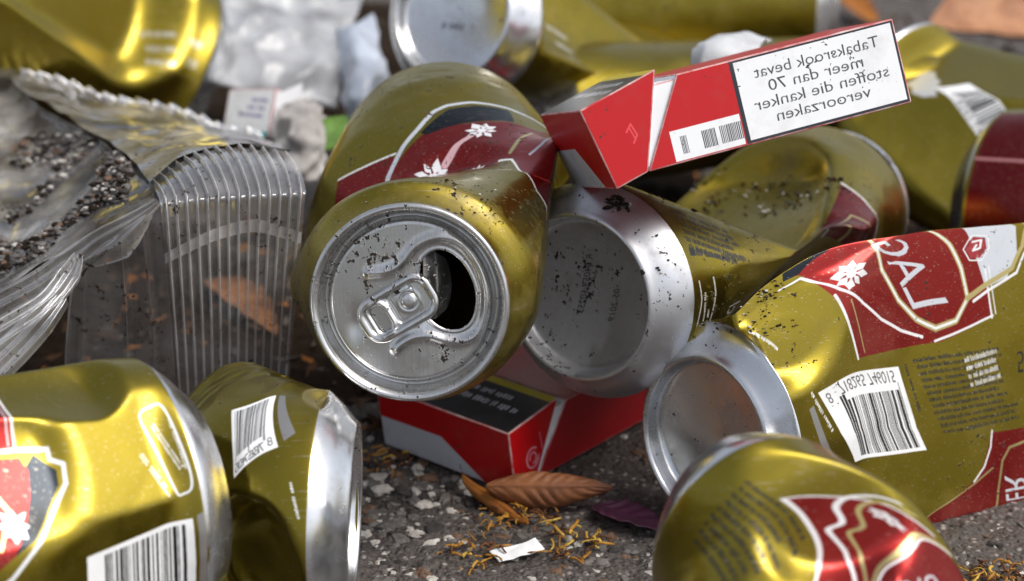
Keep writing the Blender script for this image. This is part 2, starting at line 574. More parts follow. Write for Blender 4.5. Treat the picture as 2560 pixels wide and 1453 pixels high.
def make_can(form, img_mat, silver, label, group='beer cans in the heap', roll=0.0, name='beer_can', nphi=200, dv=1.0, hero_lid=None, lid_mat=None, base_print=None, dome_mat=None):
    vs, ph, X = can_body(form, nphi, dv)
    n, m = X.shape[:2]
    F = grid_faces(n, m, True, True)
    if form.near == 'base': sg = -1.0
    else: sg = 1.0
    # uv per loop
    i = np.arange(n - 1)[:, None]; j = np.arange(m)[None, :]
    def uv(ii, jj):
        ii, jj = np.broadcast_arrays(ii, jj)
        w = sg * jj / m * CIRC + roll
        return np.stack([vs[ii] / HT, 1 - w / CIRC], -1)
    U4 = np.stack([uv(i, j), uv(i, j + 1), uv(i + 1, j + 1), uv(i + 1, j)], 2)[:, :, ::-1].reshape(-1, 2)
    if form.near == 'lid': F = F[:, ::-1]; U4 = U4.reshape(-1, 4, 2)[:, ::-1].reshape(-1, 2)
    root = thing(name, (X[..., 0].mean(), X[..., 1].mean(), X[..., 2].min()), label, 'can', group)
    obj('printed_wall', X.reshape(-1, 3), F, img_mat, root, uvs=U4)
    # base
    bv = np.array([k[0] for k in PROF_BASE]); br = np.array([k[1] for k in PROF_BASE])
    fine = np.linspace(0, len(bv) - 1, (len(bv) - 1) * 2 + 1)
    bv2 = np.interp(fine, np.arange(len(bv)), bv); br2 = np.interp(fine, np.arange(len(br)), br)
    nb = max(96, nphi // 2 * 1)
    pb = np.arange(nb) / nb * 2 * math.pi
    B = form.pos(bv2[:, None], br2[:, None] * np.cos(pb), br2[:, None] * np.sin(pb))
    FB = grid_faces(len(bv2), nb, True, form.near == 'lid')
    base = obj('base', B.reshape(-1, 3), FB, silver, root)
    if base_print:
        base_print(form, base)
    # lid at the other end
    make_lid(form, root, lid_mat or silver, hero_lid)
    return root

TAB_C, TAB_ANG = (-3.2, -1.9), math.radians(31)
OPEN_PX = [(1050, 655), (1066, 636), (1090, 626), (1120, 632), (1150, 655), (1172, 690), (1186, 732), (1184, 780), (1170, 812), (1145, 829), (1115, 830), (1086, 818), (1062, 792), (1046, 740), (1043, 690)]
BEAD1 = [(918, 688), (955, 684), (985, 672), (1008, 650), (1030, 622), (1062, 602), (1100, 594), (1140, 604), (1172, 632), (1200, 680), (1212, 740), (1206, 800), (1186, 842), (1150, 858), (1110, 856), (1070, 846), (1030, 850), (1000, 866), (985, 880)]
def lidmm(l): return [((x - 1022) / 9.24, (757 - y) / 9.24) for x, y in l]

def cr_closed(pts, n=8, closed=True):
    p = np.asarray(pts, float); out = []
    m = len(p)
    rng = range(m) if closed else range(m - 1)
    for k in rng:
        a, b, c, d = (p[(k - 1) % m], p[k], p[(k + 1) % m], p[(k + 2) % m]) if closed else (p[max(k - 1, 0)], p[k], p[k + 1], p[min(k + 2, m - 1)])
        for t in np.arange(n) / n:
            out.append(.5 * ((2 * b) + (-a + c) * t + (2 * a - 5 * b + 4 * c - d) * t * t + (-a + 3 * b - 3 * c + d) * t ** 3))
    if not closed: out.append(p[-1])
    return np.array(out)

def poly_dist(x, y, pts, closed):
    p = np.asarray(pts); D = np.full(x.shape, 1e9); ins = np.zeros(x.shape, bool)
    m = len(p)
    for k in range(m if closed else m - 1):
        ax, ay = p[k]; bx, by = p[(k + 1) % m]
        dx, dy = bx - ax, by - ay
        t = np.clip(((x - ax) * dx + (y - ay) * dy) / max(dx * dx + dy * dy, 1e-9), 0, 1)
        D = np.minimum(D, np.hypot(x - ax - t * dx, y - ay - t * dy))
        if closed and ay != by:
            c = ((ay > y) != (by > y)) & (x < (bx - ax) * (y - ay) / (by - ay) + ax)
            ins ^= c
    return np.where(ins, -D, D) if closed else D

LID_R = [27.1, 27.25, 27.2, 26.95, 26.5, 26.0, 25.6, 25.2, 24.95, 24.8, 24.6, 24.4, 24.2, 24.0, 23.7, 23.3, 22.9, 22.6, 22.35, 22.15, 21.9, 21.5]
LID_H = [-2.6, -1.6, -.7, -.2, 0, -.05, -.3, -.8, -1.6, -2.6, -3.8, -5.0, -6.0, -6.6, -6.95, -7.05, -6.8, -6.2, -5.3, -4.6, -4.25, -4.15]

def make_lid(form, root, mat, hero):
    fine = hero is not None
    nth = 540 if fine else 72
    rr = LID_R + (list(np.arange(21.2, .2, -.22)) if fine else [15, 8, .5])
    hh = LID_H + [-4.1] * (len(rr) - len(LID_R))
    rr, hh = np.array(rr), np.array(hh)
    th = np.arange(nth) / nth * 2 * math.pi
    x = rr[:, None] * np.cos(th); y = rr[:, None] * np.sin(th)
    h = np.broadcast_to(hh[:, None], x.shape).copy()
    keep = None
    if fine:
        op = cr_closed(lidmm(OPEN_PX)); bd = cr_closed(lidmm(BEAD1), closed=False)
        inner = rr < 21.6
        xi, yi = x[inner], y[inner]
        d_o = poly_dist(xi, yi, op, True); d_b = poly_dist(xi, yi, bd, False)
        dh = .85 * np.exp(-(d_b / 1.15) ** 2)
        # the pane round the mouth sinks a little, its lip is rolled
        teardrop = np.clip(1 - np.maximum(d_o - 1.0, 0) / 2.5, 0, 1)
        dh -= .45 * teardrop * np.clip(d_b / 1.3, 0, 1)
        dh += .22 * np.exp(-((d_o - .35) / .35) ** 2) - 1.0 * np.clip(-d_o / .5, 0, 1) ** 2
        # finger well behind the tab and crescent mark
        fx, fy = -15.0, -6.3
        dh -= .5 * np.exp(-((xi - fx) / 2.0) ** 2 - ((yi - fy) / 4.2) ** 2)
        # rivet seat
        dh += .25 * np.exp(-((np.hypot(xi, yi)) / 4.5) ** 4)
        h[inner] += dh
        keep = np.ones(x.shape, bool)
        kk = keep[inner]; kk[d_o < -.28] = False; keep[inner] = kk
    v = 168.0 + h
    X = form.pos(v, x, y)
    F = grid_faces(len(rr), nth, True, form.near == 'base')
    if keep is not None:
        F = F[keep.ravel()[F].all(1)]
    lid = obj('lid', X.reshape(-1, 3), F, mat, root)
    # pull tab
    if fine: make_tab(form, lid, hero, .16)
    else: make_tab(form, lid, mat, .8)
    if fine:
        # the pane pushed in through the mouth
        a = np.linspace(0, 1, 26)[:, None]; b = np.linspace(-1, 1, 31)[None, :]
        ox = 3.4 + 6.6 * a * (1 - .16 * b * b); oy = 4.3 + 10.0 * b * np.sqrt(np.clip(1 - (.72 * a) ** 2, 0, 1)) - 1.2 * a
        oh = -5.2 - 9.5 * a ** 1.25 + .8 * np.exp(-((a - .62) / .13) ** 2) + .5 * b * b
        Xf = form.pos(168.0 + oh, ox * np.ones_like(b), oy * np.ones_like(a))
        obj('pushed_in_flap', Xf.reshape(-1, 3), grid_faces(26, 31), mat, lid)

def rbox(x, y, hx, hy, r):
    qx, qy = np.abs(x) - hx + r, np.abs(y) - hy + r
    return np.hypot(np.maximum(qx, 0), np.maximum(qy, 0)) + np.minimum(np.maximum(qx, qy), 0) - r

def make_tab(form, lid, mat, st):
    xs = np.arange(-12.0, 12.01, st); ys = np.arange(-7.4, 7.41, st)
    x, y = np.meshgrid(xs, ys, indexing='ij')
    so_ = rbox(x, y, 11.6 - .02 * np.maximum(x, 0), 6.9, 5.4)
    h = np.full(x.shape, .75)
    rim = np.clip(1 - ((so_ + 1.25) / 1.25) ** 2, 0, 1)
    h = np.maximum(h, np.where(so_ > -2.5, .55 + 1.35 * np.sqrt(rim), 0))
    h = np.where(so_ > -.25, h - 1.0 * np.clip((so_ + .25) / .3, 0, 1.5), h)
    hole = rbox(x + 5.6, y + .1, 2.0, 3.7, 1.7)
    h += .75 * np.exp(-((hole - .75) / .62) ** 2)
    isl = rbox(x - 2.6, y, 3.9, 4.0, 1.2)
    h = np.where((np.abs(isl) < .55) & (x < 6.0), h - .75, h)
    h = np.where(isl < -.5, h - .1, h)
    rv = np.hypot(x - 3.4, y - .3)
    h = np.where(rv < 2.2, np.maximum(h, .75 + .75 * np.sqrt(np.clip(1 - (rv / 2.2) ** 4, 0, 1))), h)
    h += .1 * np.exp(-((rv - 2.9) / .5) ** 2)
    h += .035 * (x - 3.4) * -1 * .8       # finger end lifted
    keep = (so_ < .06) & (hole > -.15)
    c, s_ = math.cos(TAB_ANG), math.sin(TAB_ANG)
    X = form.pos(168.0 - 4.0 + h, TAB_C[0] + x * c - y * s_, TAB_C[1] + x * s_ + y * c)
    F = grid_faces(*x.shape, False, form.near != 'base')
    F = F[keep.ravel()[F].all(1)]
    used = np.unique(F); mp = np.full(x.size, -1); mp[used] = np.arange(len(used))
    tab = obj('pull_tab', X.reshape(-1, 3)[used], mp[F], mat, lid)
    md = tab.modifiers.new('thickness', 'SOLIDIFY'); md.thickness = .00035; md.offset = -1
    return tab
# ------------------------------------------------------------------ ground
def vnoise(x, y, seed, scale):
    r = np.random.default_rng(seed); n = 256
    t = r.random((n, n))
    X, Y = x / scale, y / scale
    i, j = np.floor(X).astype(int), np.floor(Y).astype(int)
    u, w = X - i, Y - j
    u = u * u * (3 - 2 * u); w = w * w * (3 - 2 * w)
    a, b, c, d = t[i % n, j % n], t[(i + 1) % n, j % n], t[i % n, (j + 1) % n], t[(i + 1) % n, (j + 1) % n]
    return (a * (1 - u) + b * u) * (1 - w) + (c * (1 - u) + d * u) * w

def make_ground():
    xs = np.concatenate([[-30000, -6000, -1500, -500], np.arange(-260, 300, 1.3), [500, 1500, 6000, 30000]])
    ys = np.concatenate([[-30000, -4000, -500, 200, 380], np.arange(440, 760, 1.0), np.arange(760, 1500, 4.0), [1700, 2500, 6000, 30000]])
    x, y = np.meshgrid(xs, ys, indexing='ij')
    near = np.clip((320 - np.abs(x - 20)) / 60, 0, 1) * np.clip((1600 - y) / 100, 0, 1) * np.clip((y - 380) / 60, 0, 1)
    z = (vnoise(x, y, 1, 3.1) - .5) * 1.1 + (vnoise(x, y, 2, 7.5) - .5) * 1.6 + (vnoise(x, y, 3, 1.6) - .5) * .6 + (vnoise(x, y, 4, 40) - .5) * 2.0
    z = z * near - 1.2
    m, nt, out = new_mat('asphalt')
    co = objco(nt)
    p = N(nt, 'ShaderNodeBsdfPrincipled')
    a = tex_noise(nt, co, 60, 5, .65); b = tex_noise(nt, co, 900, 3, .6)
    vo = N(nt, 'ShaderNodeTexVoronoi'); vo.inputs['Scale'].default_value = 420; nt.links.new(co, vo.inputs['Vector'])
    grain = ramp(nt, vo.outputs['Distance'], [(.15, 1.0), (.5, 0.0)])
    sel = N(nt, 'ShaderNodeSeparateColor'); nt.links.new(vo.outputs['Color'], sel.inputs[0])
    pale = math_n(nt, 'MULTIPLY', ramp(nt, sel.outputs[0], [(.68, 0.0), (.74, 1.0)]), grain)
    c = mixc(nt, ramp(nt, a, [(.3, 0.0), (.7, 1.0)]), (.062, .053, .050), (.024, .019, .017))
    c = mixc(nt, ramp(nt, b, [(.4, 0.0), (.75, 1.0)]), c, (.13, .108, .094))
    c = mixc(nt, pale, c, (.30, .27, .25))
    nt.links.new(c, p.inputs['Base Color']); p.inputs['Roughness'].default_value = .75
    bm_ = N(nt, 'ShaderNodeBump'); bm_.inputs['Strength'].default_value = .8; bm_.inputs['Distance'].default_value = .0012
    nt.links.new(math_n(nt, 'ADD', b, grain), bm_.inputs['Height']); nt.links.new(bm_.outputs[0], p.inputs['Normal'])
    nt.links.new(p.outputs[0], out.inputs[0])
    g = obj('ground', np.stack([x, y, z], -1).reshape(-1, 3), grid_faces(len(xs), len(ys), False, True), m, origin=(0, 0, 0))
    tag(g, kind='structure')
make_ground()
# ------------------------------------------------------------------ the cans of the heap
def L(*st): return [(s, P(px, py, d), V(*R), q) for s, px, py, d, R, q in st]

def axis(px, py, d, ax, Rv, qs, length=168.0):
    """straight can: near end at pixel place, axis in right/up/away terms, qs = [(s, q)...]"""
    A = P(px, py, d); T = V(*ax)
    return [(s, A + T * s, V(*Rv), q) for s, q in qs]

silver = bare_metal('aluminium', (0.68, 0.69, 0.71), 0.19, 0.0, 1.0)
silver_dirty = bare_metal('aluminium_soiled', (0.62, 0.63, 0.66), 0.36, 0.035, 4.0)
silver_lid = bare_metal('aluminium_lid', (0.64, 0.64, 0.64), 0.18, 0.03, 9.0, brushed=True)

# ------------------------------------------------------------------ printed labels (x = mm from the base, y = mm round the wall)
class Xf:
    """a slanted drawing frame on an Art sheet: unit square -> O + x X + y Y"""
    def __init__(self, art, O, X, Y):
        self.a, self.O, self.X, self.Y = art, np.array(O, float), np.array(X, float), np.array(Y, float)
    def m(self, pts): return [tuple(self.O + p[0] * self.X + p[1] * self.Y) for p in pts]
    def rect(self, x0, y0, x1, y1, col, metal=0.0, alpha=1.0):
        self.a.poly(self.m([(x0, y0), (x1, y0), (x1, y1), (x0, y1)]), col, metal, alpha)
    def text(self, s, x, y, size, col, metal=0.0):
        self.a.text(s, self.O + x * self.X + y * self.Y, nrm(self.X), nrm(self.Y), size, col, metal)

def ean_x(art, O, X, Y, digits='8718265746015', seed=5, font=4.4):
    f = Xf(art, O, X, Y)
    f.rect(0, 0, 1, 1, WHITE)
    r = random.Random(seed)
    X0, X1 = .17, .94
    mod = (X1 - X0) / 95.0
    x, n = 0, 0
    while x < 95:
        w = r.choice([1, 1, 2, 2, 3, 4]); e = min(95, x + w)
        top = .17 if n in (0, 1) or 46 < x < 50 or x > 91 else .25
        f.rect(X0 + x * mod, top, X0 + e * mod, .95, BLACK)
        x += w + r.choice([1, 1, 1, 2, 2, 3]); n += 1
    f.text(digits[0], .045, .06, font, BLACK)
    for k, ch in enumerate(digits[1:]):
        xx = X0 + (X1 - X0) * ((.045 + k * .074) if k < 6 else (.535 + (k - 6) * .074))
        f.text(ch, xx, .035, font, BLACK)

def rows_x(art, O, X, Y, lines, seed, col=BLACK, alpha=.95, jag=.2, thick=.68, metal=.05, heads=()):
    """rows of fine illegible print inside a slanted frame"""
    f = Xf(art, O, X, Y); r = random.Random(seed)
    lx = np.linalg.norm(f.X)
    for k in range(lines):
        y = (k + .5) / lines; hy = thick / lines * .5
        x = r.uniform(0, .03); xe = 1 - r.uniform(0, jag)
        while x < xe:
            w = r.uniform(1.2, 5.0) / lx; xx = x
            while xx < min(x + w, xe):
                sw = r.uniform(.36, .62) / lx
                hh = hy * r.choice([.7, .7, .85, 1.15])
                f.rect(xx, y - hh, xx + sw, y + hy * .75, col, metal, alpha)
                if r.random() < .6: f.rect(xx, y + hy * r.choice((-.6, .0, .5)), xx + .55 / lx, y + hy * r.choice((-.2, .4, .75)), col, metal, alpha)
                xx += sw + r.uniform(.1, .2) / lx
            x += w + r.uniform(.5, .9) / lx

def crest(art, c, r, col=WHITE, seed=1):
    """small white ornament of leaves round a star"""
    q = random.Random(seed)
    for k in range(8):
        a = k * math.pi / 4 + .2
        d = np.array((math.cos(a), math.sin(a))); e = np.array((-d[1], d[0])); w = r * q.uniform(.16, .26); l = r * q.uniform(.75, 1.05)
        c_ = np.array(c)
        art.poly([c_ + d * r * .18, c_ + d * l * .6 + e * w, c_ + d * l, c_ + d * l * .6 - e * w], col, .3)
    art.poly([np.array(c) + r * .25 * np.array((math.cos(t), math.sin(t))) for t in np.linspace(0, math.tau, 9)[:-1]], col, .3)

PALE = (.56, .59, .64)
GLD2 = (.66, .55, .24)

def art_barcode():
    a = Art(HT, CIRC, 8, GOLD)
    # shield and banner, upper one
    a.poly([(38, -200), (42, -196), (49, -183), (55, -165), (90, -165.3), (111, -170), (108, -184), (101, -200), (96, -216), (40, -216)], RED)
    a.poly([(36, -199), (42, -197), (50, -205), (44, -214), (36, -212)], NAVY)
    a.poly([(94, -214), (99, -200), (103, -189), (108, -177.5), (117, -180), (121, -187), (119, -203), (112, -214)], PALE, .2)
    a.line([(34, -196), (42, -194.5), (51, -184), (58, -178), (66, -173), (75, -169.3), (84, -167)], .8, WHITE, .2)
    a.line([(49.5, -183), (55, -165)], .75, WHITE, .2)
    a.line([(53.5, -180), (58, -166)], .35, GLD2)
    a.line([(110.6, -169.8), (107.5, -184)], .7, WHITE, .2); a.line([(112.2, -170.6), (109.2, -184)], .4, WHITE, .2)
    a.line([(88.5, -165.6), (111, -170.2)], .6, WHITE, .2)
    a.line([(60, -205), (66, -187), (74, -177), (82, -171.3), (89, -168.6), (96, -170), (100.6, -175.5), (98, -184), (93, -194), (86, -204), (80, -212)], 1.7, GLD2)
    a.line([(60, -205), (66, -187), (74, -177), (82, -171.3), (89, -168.6), (96, -170), (100.6, -175.5), (98, -184), (93, -194), (86, -204), (80, -212)], .7, WHITE, .2)
    a.line([(100.6, -175.5), (119, -182.5), (123, -190), (124, -203), (118, -214)], 1.6, GLD2)
    a.line([(103, -174.5), (121, -181), (125.5, -190), (126.5, -204)], .9, WHITE, .2)
    a.text('LAG', (81.5, -172.8), (-.60, -.78), (.96, -.06), 19.5, PALE, .2)
    crest(a, (54, -188), 5.4, seed=2)
    a.poly([(99.2, -191), (101.5, -187.5), (105.5, -187.2), (108, -190.5), (107, -195.5), (102, -196.5)], (.32, .02, .03), .2)
    a.line([(102, -194), (105.5, -194.5), (105.2, -191), (102.4, -190.3), (103.6, -192.4)], .9, WHITE, .2)
    a.line([(98.4, -191), (101.2, -186.5), (106, -186.2), (109.2, -190.5), (108, -196.5), (101.5, -197.5)], .5, WHITE, .2, closed=True)
    # lower one
    a.poly([(109, -142.6), (122, -142.2), (145, -142), (150, -96), (60, -96), (74, -113.6), (86, -120), (100.5, -128.5), (104.5, -133)], RED)
    a.line([(109.3, -143), (108, -138), (104.5, -132), (99.5, -127.5)], .65, WHITE, .2)
    a.line([(70, -111.5), (80, -116.5), (92, -123), (108, -131)], .6, GLD2)
    a.line([(126, -138.5), (116, -137), (112.4, -133), (109, -122), (106, -108)], .8, GLD2)
    a.text('ER', (111, -112), (.10, -.99), (.97, .04), 14.0, PALE, .2)
    # bar code, small print
    ean_x(a, (36.5, -163.0), (36.5, 1.8), (9.3, 21.2))
    a.poly([(31.2, -161), (33.6, -161), (36.8, -145), (39.5, -138.5), (36.0, -138.5), (33.5, -146)], (.42, .41, .40), .8)
    rows_x(a, (33.0, -164), (6, 14), (1.6, -.6), 1, 8, col=WHITE, alpha=.7)
    rows_x(a, (75.2, -161.5), (6.0, 13.5), (1.7, -.6), 1, 6)
    rows_x(a, (79.0, -162.5), (34, -.5), (10.5, 18.8), 12, 7, alpha=.95)
    rows_x(a, (98, -161.5), (17, -1.5), (3.0, 8.0), 4, 9, col=WHITE, alpha=.6, jag=.5)
    a.text('50', (120.5, -160.8), (1, 0), (0, 1), 7.5, BLACK, .2)
    rows_x(a, (15, -197), (11, 19), (1.5, -.8), 1, 11, col=WHITE, alpha=.85)
    return a

def art_front():
    a = Art(HT, CIRC, 8, GOLD)
    rows_x(a, (17.4, -192.5), (19, 29.0), (1.6, 23.5), 9, 3, jag=.25, thick=.62)
    a.poly([(24.8, -182), (30, -188.8), (34, -196), (75, -210), (90, -140), (60, -140), (43, -155.5)], RED)
    a.line([(52, -142), (43, -155.5), (24.8, -182), (30, -188.8), (36, -198)], .7, WHITE, .2)
    n1 = cr_closed([(31, -198), (29, -189), (30, -182), (33.4, -176), (33.8, -172), (36.3, -169), (40, -165.6), (42.3, -163.5), (47.3, -160), (56, -155)], 6, False)
    a.line(n1, .75, WHITE, .2); a.line(n1 + (2.0, -1.0), .65, GLD2)
    n2 = cr_closed([(38, -200), (36.8, -190), (38.7, -182.7), (42, -174), (46.3, -165.7), (54, -159)], 6, False)
    a.line(n2, .8, GLD2); a.line(n2 + (.7, -.3), .4, WHITE, .2)
    crest(a, (34.4, -185.5), 2.8, seed=5)
    a.text('LAG', (51.5, -165.5), (-.35, -.95), (.95, -.2), 9.0, PALE, .2)
    return a

def art_left_front():
    a = Art(HT, CIRC, 8, GOLD)
    a.line(cr_closed([(19.3, -29.5), (16, -27.2), (13.2, -27.6), (12.2, -38), (12.0, -47), (14.2, -48.6), (15.8, -47.5), (17.6, -38)], 5), .55, WHITE, .2, closed=True)
    rows_x(a, (17.4, -32), (-4, -13.5), (-1.2, 1.0), 2, 2, col=WHITE, alpha=.8)
    rows_x(a, (13.4, -31), (-.4, -14), (-1.0, .2), 1, 3, col=WHITE, alpha=.6)
    rows_x(a, (22.6, -38.5), (-4.6, -10), (-1.4, .8), 2, 4, col=WHITE, alpha=.85)
    ean_x(a, (41.2, -81), (-28.6, 3.2), (.3, 23.2), seed=6)
    a.poly([(12.0, -54), (10.6, -53.5), (10.6, -72), (12.0, -72)], (.40, .38, .37), .8)
    out = [(75, -28.5), (62, -30.5), (52, -31.2), (44.5, -32.6), (44.6, -35), (42.0, -36.8), (42.8, -41), (47.5, -46), (53, -52), (61.4, -58.4), (75, -64)]
    a.poly([(48, -33), (45.8, -35.5), (43.8, -37.6), (44.4, -41), (48.6, -45.6), (54, -51.5), (60, -54), (56, -40)], NAVY)
    a.poly([(51.5, -33.2), (50.4, -36.5), (52, -42), (55, -48), (60, -54), (75, -61), (95, -62), (95, -31), (62, -32)], RED)
    a.poly([(50.2, -8), (51.2, -20), (52.4, -30.6), (95, -28), (95, -8)], RED)
    a.line([(49.8, -8), (50.8, -20), (52, -31)], .6, WHITE, .2); a.line([(51.2, -8), (52.2, -20), (53.4, -30)], .3, WHITE, .2)
    a.line(out, 1.0, WHITE, .3)
    a.line([(62, -36), (58, -44), (63, -52)], 1.0, GLD2)
    crest(a, (58, -47.5), 4.6, seed=3)
    return a

def art_left_second():
    a = Art(HT, CIRC, 8, GOLD)
    ean_x(a, (17.5, -32.0), (14.0, -10.0), (8.0, 18.0), seed=7, font=3.6)
    a.poly([(24.0, -13.5), (21.5, -13), (14.6, -27), (16.6, -30)], (.36, .35, .34), .8)
    rows_x(a, (14.6, -41), (-2.0, -9), (-1.0, .1), 1, 4, col=WHITE, alpha=.85)
    return a

def art_middle():
    a = Art(HT, CIRC, 8, GOLD)
    rows_x(a, (17.5, -129), (18, 8), (-4.2, 15.5), 6, 5, thick=.8)
    rows_x(a, (14.8, -114.2), (22, 5), (-.6, 2.6), 1, 6, alpha=.95, thick=.95)
    a.poly([(13.4, -114.5), (15.4, -114.0), (14.9, -111.6), (12.9, -112)], BLACK, .2)
    a.line([(13.6, -104), (14.2, -98), (13.2, -90), (14.6, -82)], .45, WHITE, .3); a.line([(19.6, -104), (20.2, -98), (19.6, -90), (20.6, -82)], .45, WHITE, .3)
    rows_x(a, (15.2, -100), (.3, 13), (1.3, 0), 1, 3, col=WHITE, alpha=.75); rows_x(a, (17.2, -94), (.3, 9), (1.2, 0), 1, 4, col=WHITE, alpha=.75)
    a.text('50cl', (27.0, -80.5), (.05, -1), (1, .05), 6.2, WHITE, .3)
    a.poly([(80, -126), (84, -104), (88, -86), (116, -84), (114, -128)], DRED)
    a.line([(79.6, -126), (83.6, -104), (88, -85)], .7, WHITE, .2)
    a.line([(90, -118), (92, -100), (94, -86)], 1.0, GLD2); a.line([(90, -118), (100, -119), (104, -108), (104, -88)], 1.0, GLD2)
    a.line([(114.5, -128), (116.5, -84)], .7, WHITE, .2)
    return a

def art_centre():
    a = Art(HT, CIRC, 8, GOLD)
    a.poly([(81, 77), (83, 66), (84.4, 59), (92, 58), (114, 57), (118, 78)], RED)
    a.poly([(81, 52), (79, 42), (77.5, 31), (80, 22), (77, 15), (86, 8), (132, 3), (124.5, 14), (109.5, 22), (99, 27.6), (97, 31), (101, 46), (98, 60), (90, 60)], RED)
    a.poly([(80, 52.5), (71, 46.5), (68.8, 40), (69, 31), (77, 29.5), (78.8, 42), (81.5, 51)], NAVY)
    a.line([(100, 63), (90, 60), (83, 56.6), (78, 53.4), (71, 50), (68.4, 47), (66.2, 41), (66.3, 31), (69.5, 22), (75.4, 15.2), (84, 9)], 1.5, PALE, .3)
    a.line([(80.6, 77), (82.6, 66), (84, 58.6)], .6, WHITE, .2)
    a.line([(97, 32), (99.3, 28), (109.8, 22.4), (118, 18), (125, 14.2), (132, 4)], .7, WHITE, .2)
    a.line([(84, 24), (90, 27), (96, 29)], 1.1, GLD2); a.line([(84, 16), (93, 20), (97, 23)], .9, PALE, .3)
    crest(a, (83.5, 37.5), 5.0, seed=4); crest(a, (95, 48.5), 4.8, seed=5)
    a.line([(86, 40), (92, 46)], 1.6, (.62, .38, .40), .3)
    crest(a, (97, 38), 2.6, seed=6)
    return a

def art_simple(seed, marks=(), red=(), ppm=4):
    a = Art(HT, CIRC, ppm, GOLD)
    for q in red: a.poly(q, RED)
    for (O, X, Y, n, c) in marks: rows_x(a, O, X, Y, n, seed, col=c, alpha=.42, thick=.5)
    return a

def art_far_right():
    a = Art(HT, CIRC, 5, GOLD)
    a.poly([(22, -170), (27, -171.5), (31, -168), (36, -166), (39, -160), (45, -155), (40, -152.5), (34, -152), (30, -156), (25, -157), (24, -163)], WHITE, .5, .8)
    ean_x(a, (38, -160), (50, 14.5), (10, -9.5), seed=9)
    return a
def art_edge():
    a = Art(HT, CIRC, 4, GOLD)
    a.rect(12, -190, 168, -120, DRED)
    a.line([(12, -166), (168, -164)], 1.2, (.5, .2, .2), .4)
    return a

ARTS = {'centre': (art_centre(), .030), 'middle': (art_middle(), .02), 'barcode': (art_barcode(), .005), 'front': (art_front(), -.03), 'left_front': (art_left_front(), -.05),
        'left_second': (art_left_second(), -.02), 'far_right': (art_far_right(), -.03), 'edge_red': (art_edge(), 0.0),
        'top_left': (art_simple(3, [((22, -58), (10, -2), (2, 16), 3, PALE), ((14, -56), (5, 0), (1, 14), 2, PALE)]), -.02),
        'top_centre': (art_simple(4, [((36, -130), (10, 2), (4, 22), 3, PALE)]), .0), 'top_right': (art_simple(5), 0.0), 'under': (art_simple(6), 0.0)}
def stamp(lines):
    """date code printed on the dished base: lines = (text, x, y, reading dir, letter-top dir, size)"""
    def f(form, base):
        V_, F_ = [], []
        for s, x0, y0, X, Y, size in lines:
            X, Y = np.array(X, float), np.array(Y, float)
            for t in glyphs(s):
                p = np.array((x0, y0)) + (t[:, :1] * X + t[:, 1:] * Y) * size
                r2 = (p ** 2).sum(1)
                V_.append(form.pos(5.3 + 3.6 * (1 - r2 / 21.2 ** 2) - .10, p[:, 0], p[:, 1])); F_.append([len(V_) * 3 - 3, len(V_) * 3 - 2, len(V_) * 3 - 1])
        obj('date_stamp', np.concatenate(V_), F_, stamp_ink, base, smooth=False)
    return f
stamp_ink = plain('stamp_ink', (.04, .04, .045), .5, .3, 400, .3)
STAMPS = {'middle': stamp([('R 04055 50253', -2.6, -11.6, (.39, 1.0), (1.2, .04), 2.9), ('05-2019', -10.0, -.6, (.39, 1.0), (1.2, .04), 2.9)]),
          'barcode': stamp([('05-2019', .5, -19.0, (-.38, 1.2), (1.0, .3), 2.9)]),
          'top_centre': stamp([('R 0405', 7, 5, (-.8, -.2), (-.1, .9), 4.0)])}

MATS = {k: printed_mat('can_print', a.image('can_label'), d, i * 1.7) for i, (k, (a, d)) in enumerate(ARTS.items())}
CANS, ROOTS, ROLL = {}, {}, {}
def can(key, form, label, roll=0.0, silver_m=None, **kw):
    CANS[key] = form; ROLL[key] = roll
    ROOTS[key] = make_can(form, MATS[key], silver_m or silver, label, roll=roll, base_print=STAMPS.get(key), **kw)

# 1: opened can, lid to the lens, folded behind the shoulder
f1 = Form(L((0, 1022, 759, 598, (1, .0, 0), 0.0), (14, 1037, 737, 611, (1, .0, 0), 0.0), (30, 1058, 686, 626, (.96, .26, 0), 0.12),
            (54, 1058, 590, 648, (.90, .43, 0), 0.44), (74, 1090, 506, 664, (.88, .47, .05), 0.66), (92, 1106, 462, 680, (.95, .25, .05), 0.38),
            (120, 1112, 428, 700, (1, .08, 0), 0.10), (168, 1112, 396, 722, (1, .04, 0), 0.0)), 'lid', sig=3.6, lens=.8, crinkle=.25, seed=1,
          dents=[(126, 350, 2.8, 0, 0, .2, 50, .46), (112, 75, 1.2, 0, 0, .2, 26, .46), (84, 120, 1.5, 0, 0, .2, 26, .46)])
can('centre', f1, 'opened gold can with its lid, mouth and pull tab facing the viewer', hero_lid=silver_lid, lid_mat=silver_lid, nphi=260, dv=.8)

# 3: base to the left, crushed middle, lid end behind
f3 = Form(axis(1442, 744, 646, (.57, .19, .80), (-.78, -.05, .6), [(0, 0), (18, .02), (45, .40), (80, .84), (98, .6), (125, .15), (168, 0)]), 'base', sig=5, lens=.7, crinkle=.35, seed=3,
          dents=[(96, 275, 6, 0, 0, .4, 45), (40, 236, 1.4, 2, 0, .2, 60, .46), (42, 140, 1.5, 2, 0, .2, 60, .46)])
can('middle', f3, 'gold can with soiled dull grey base lying right of the opened can', silver_m=silver_dirty, nphi=240)

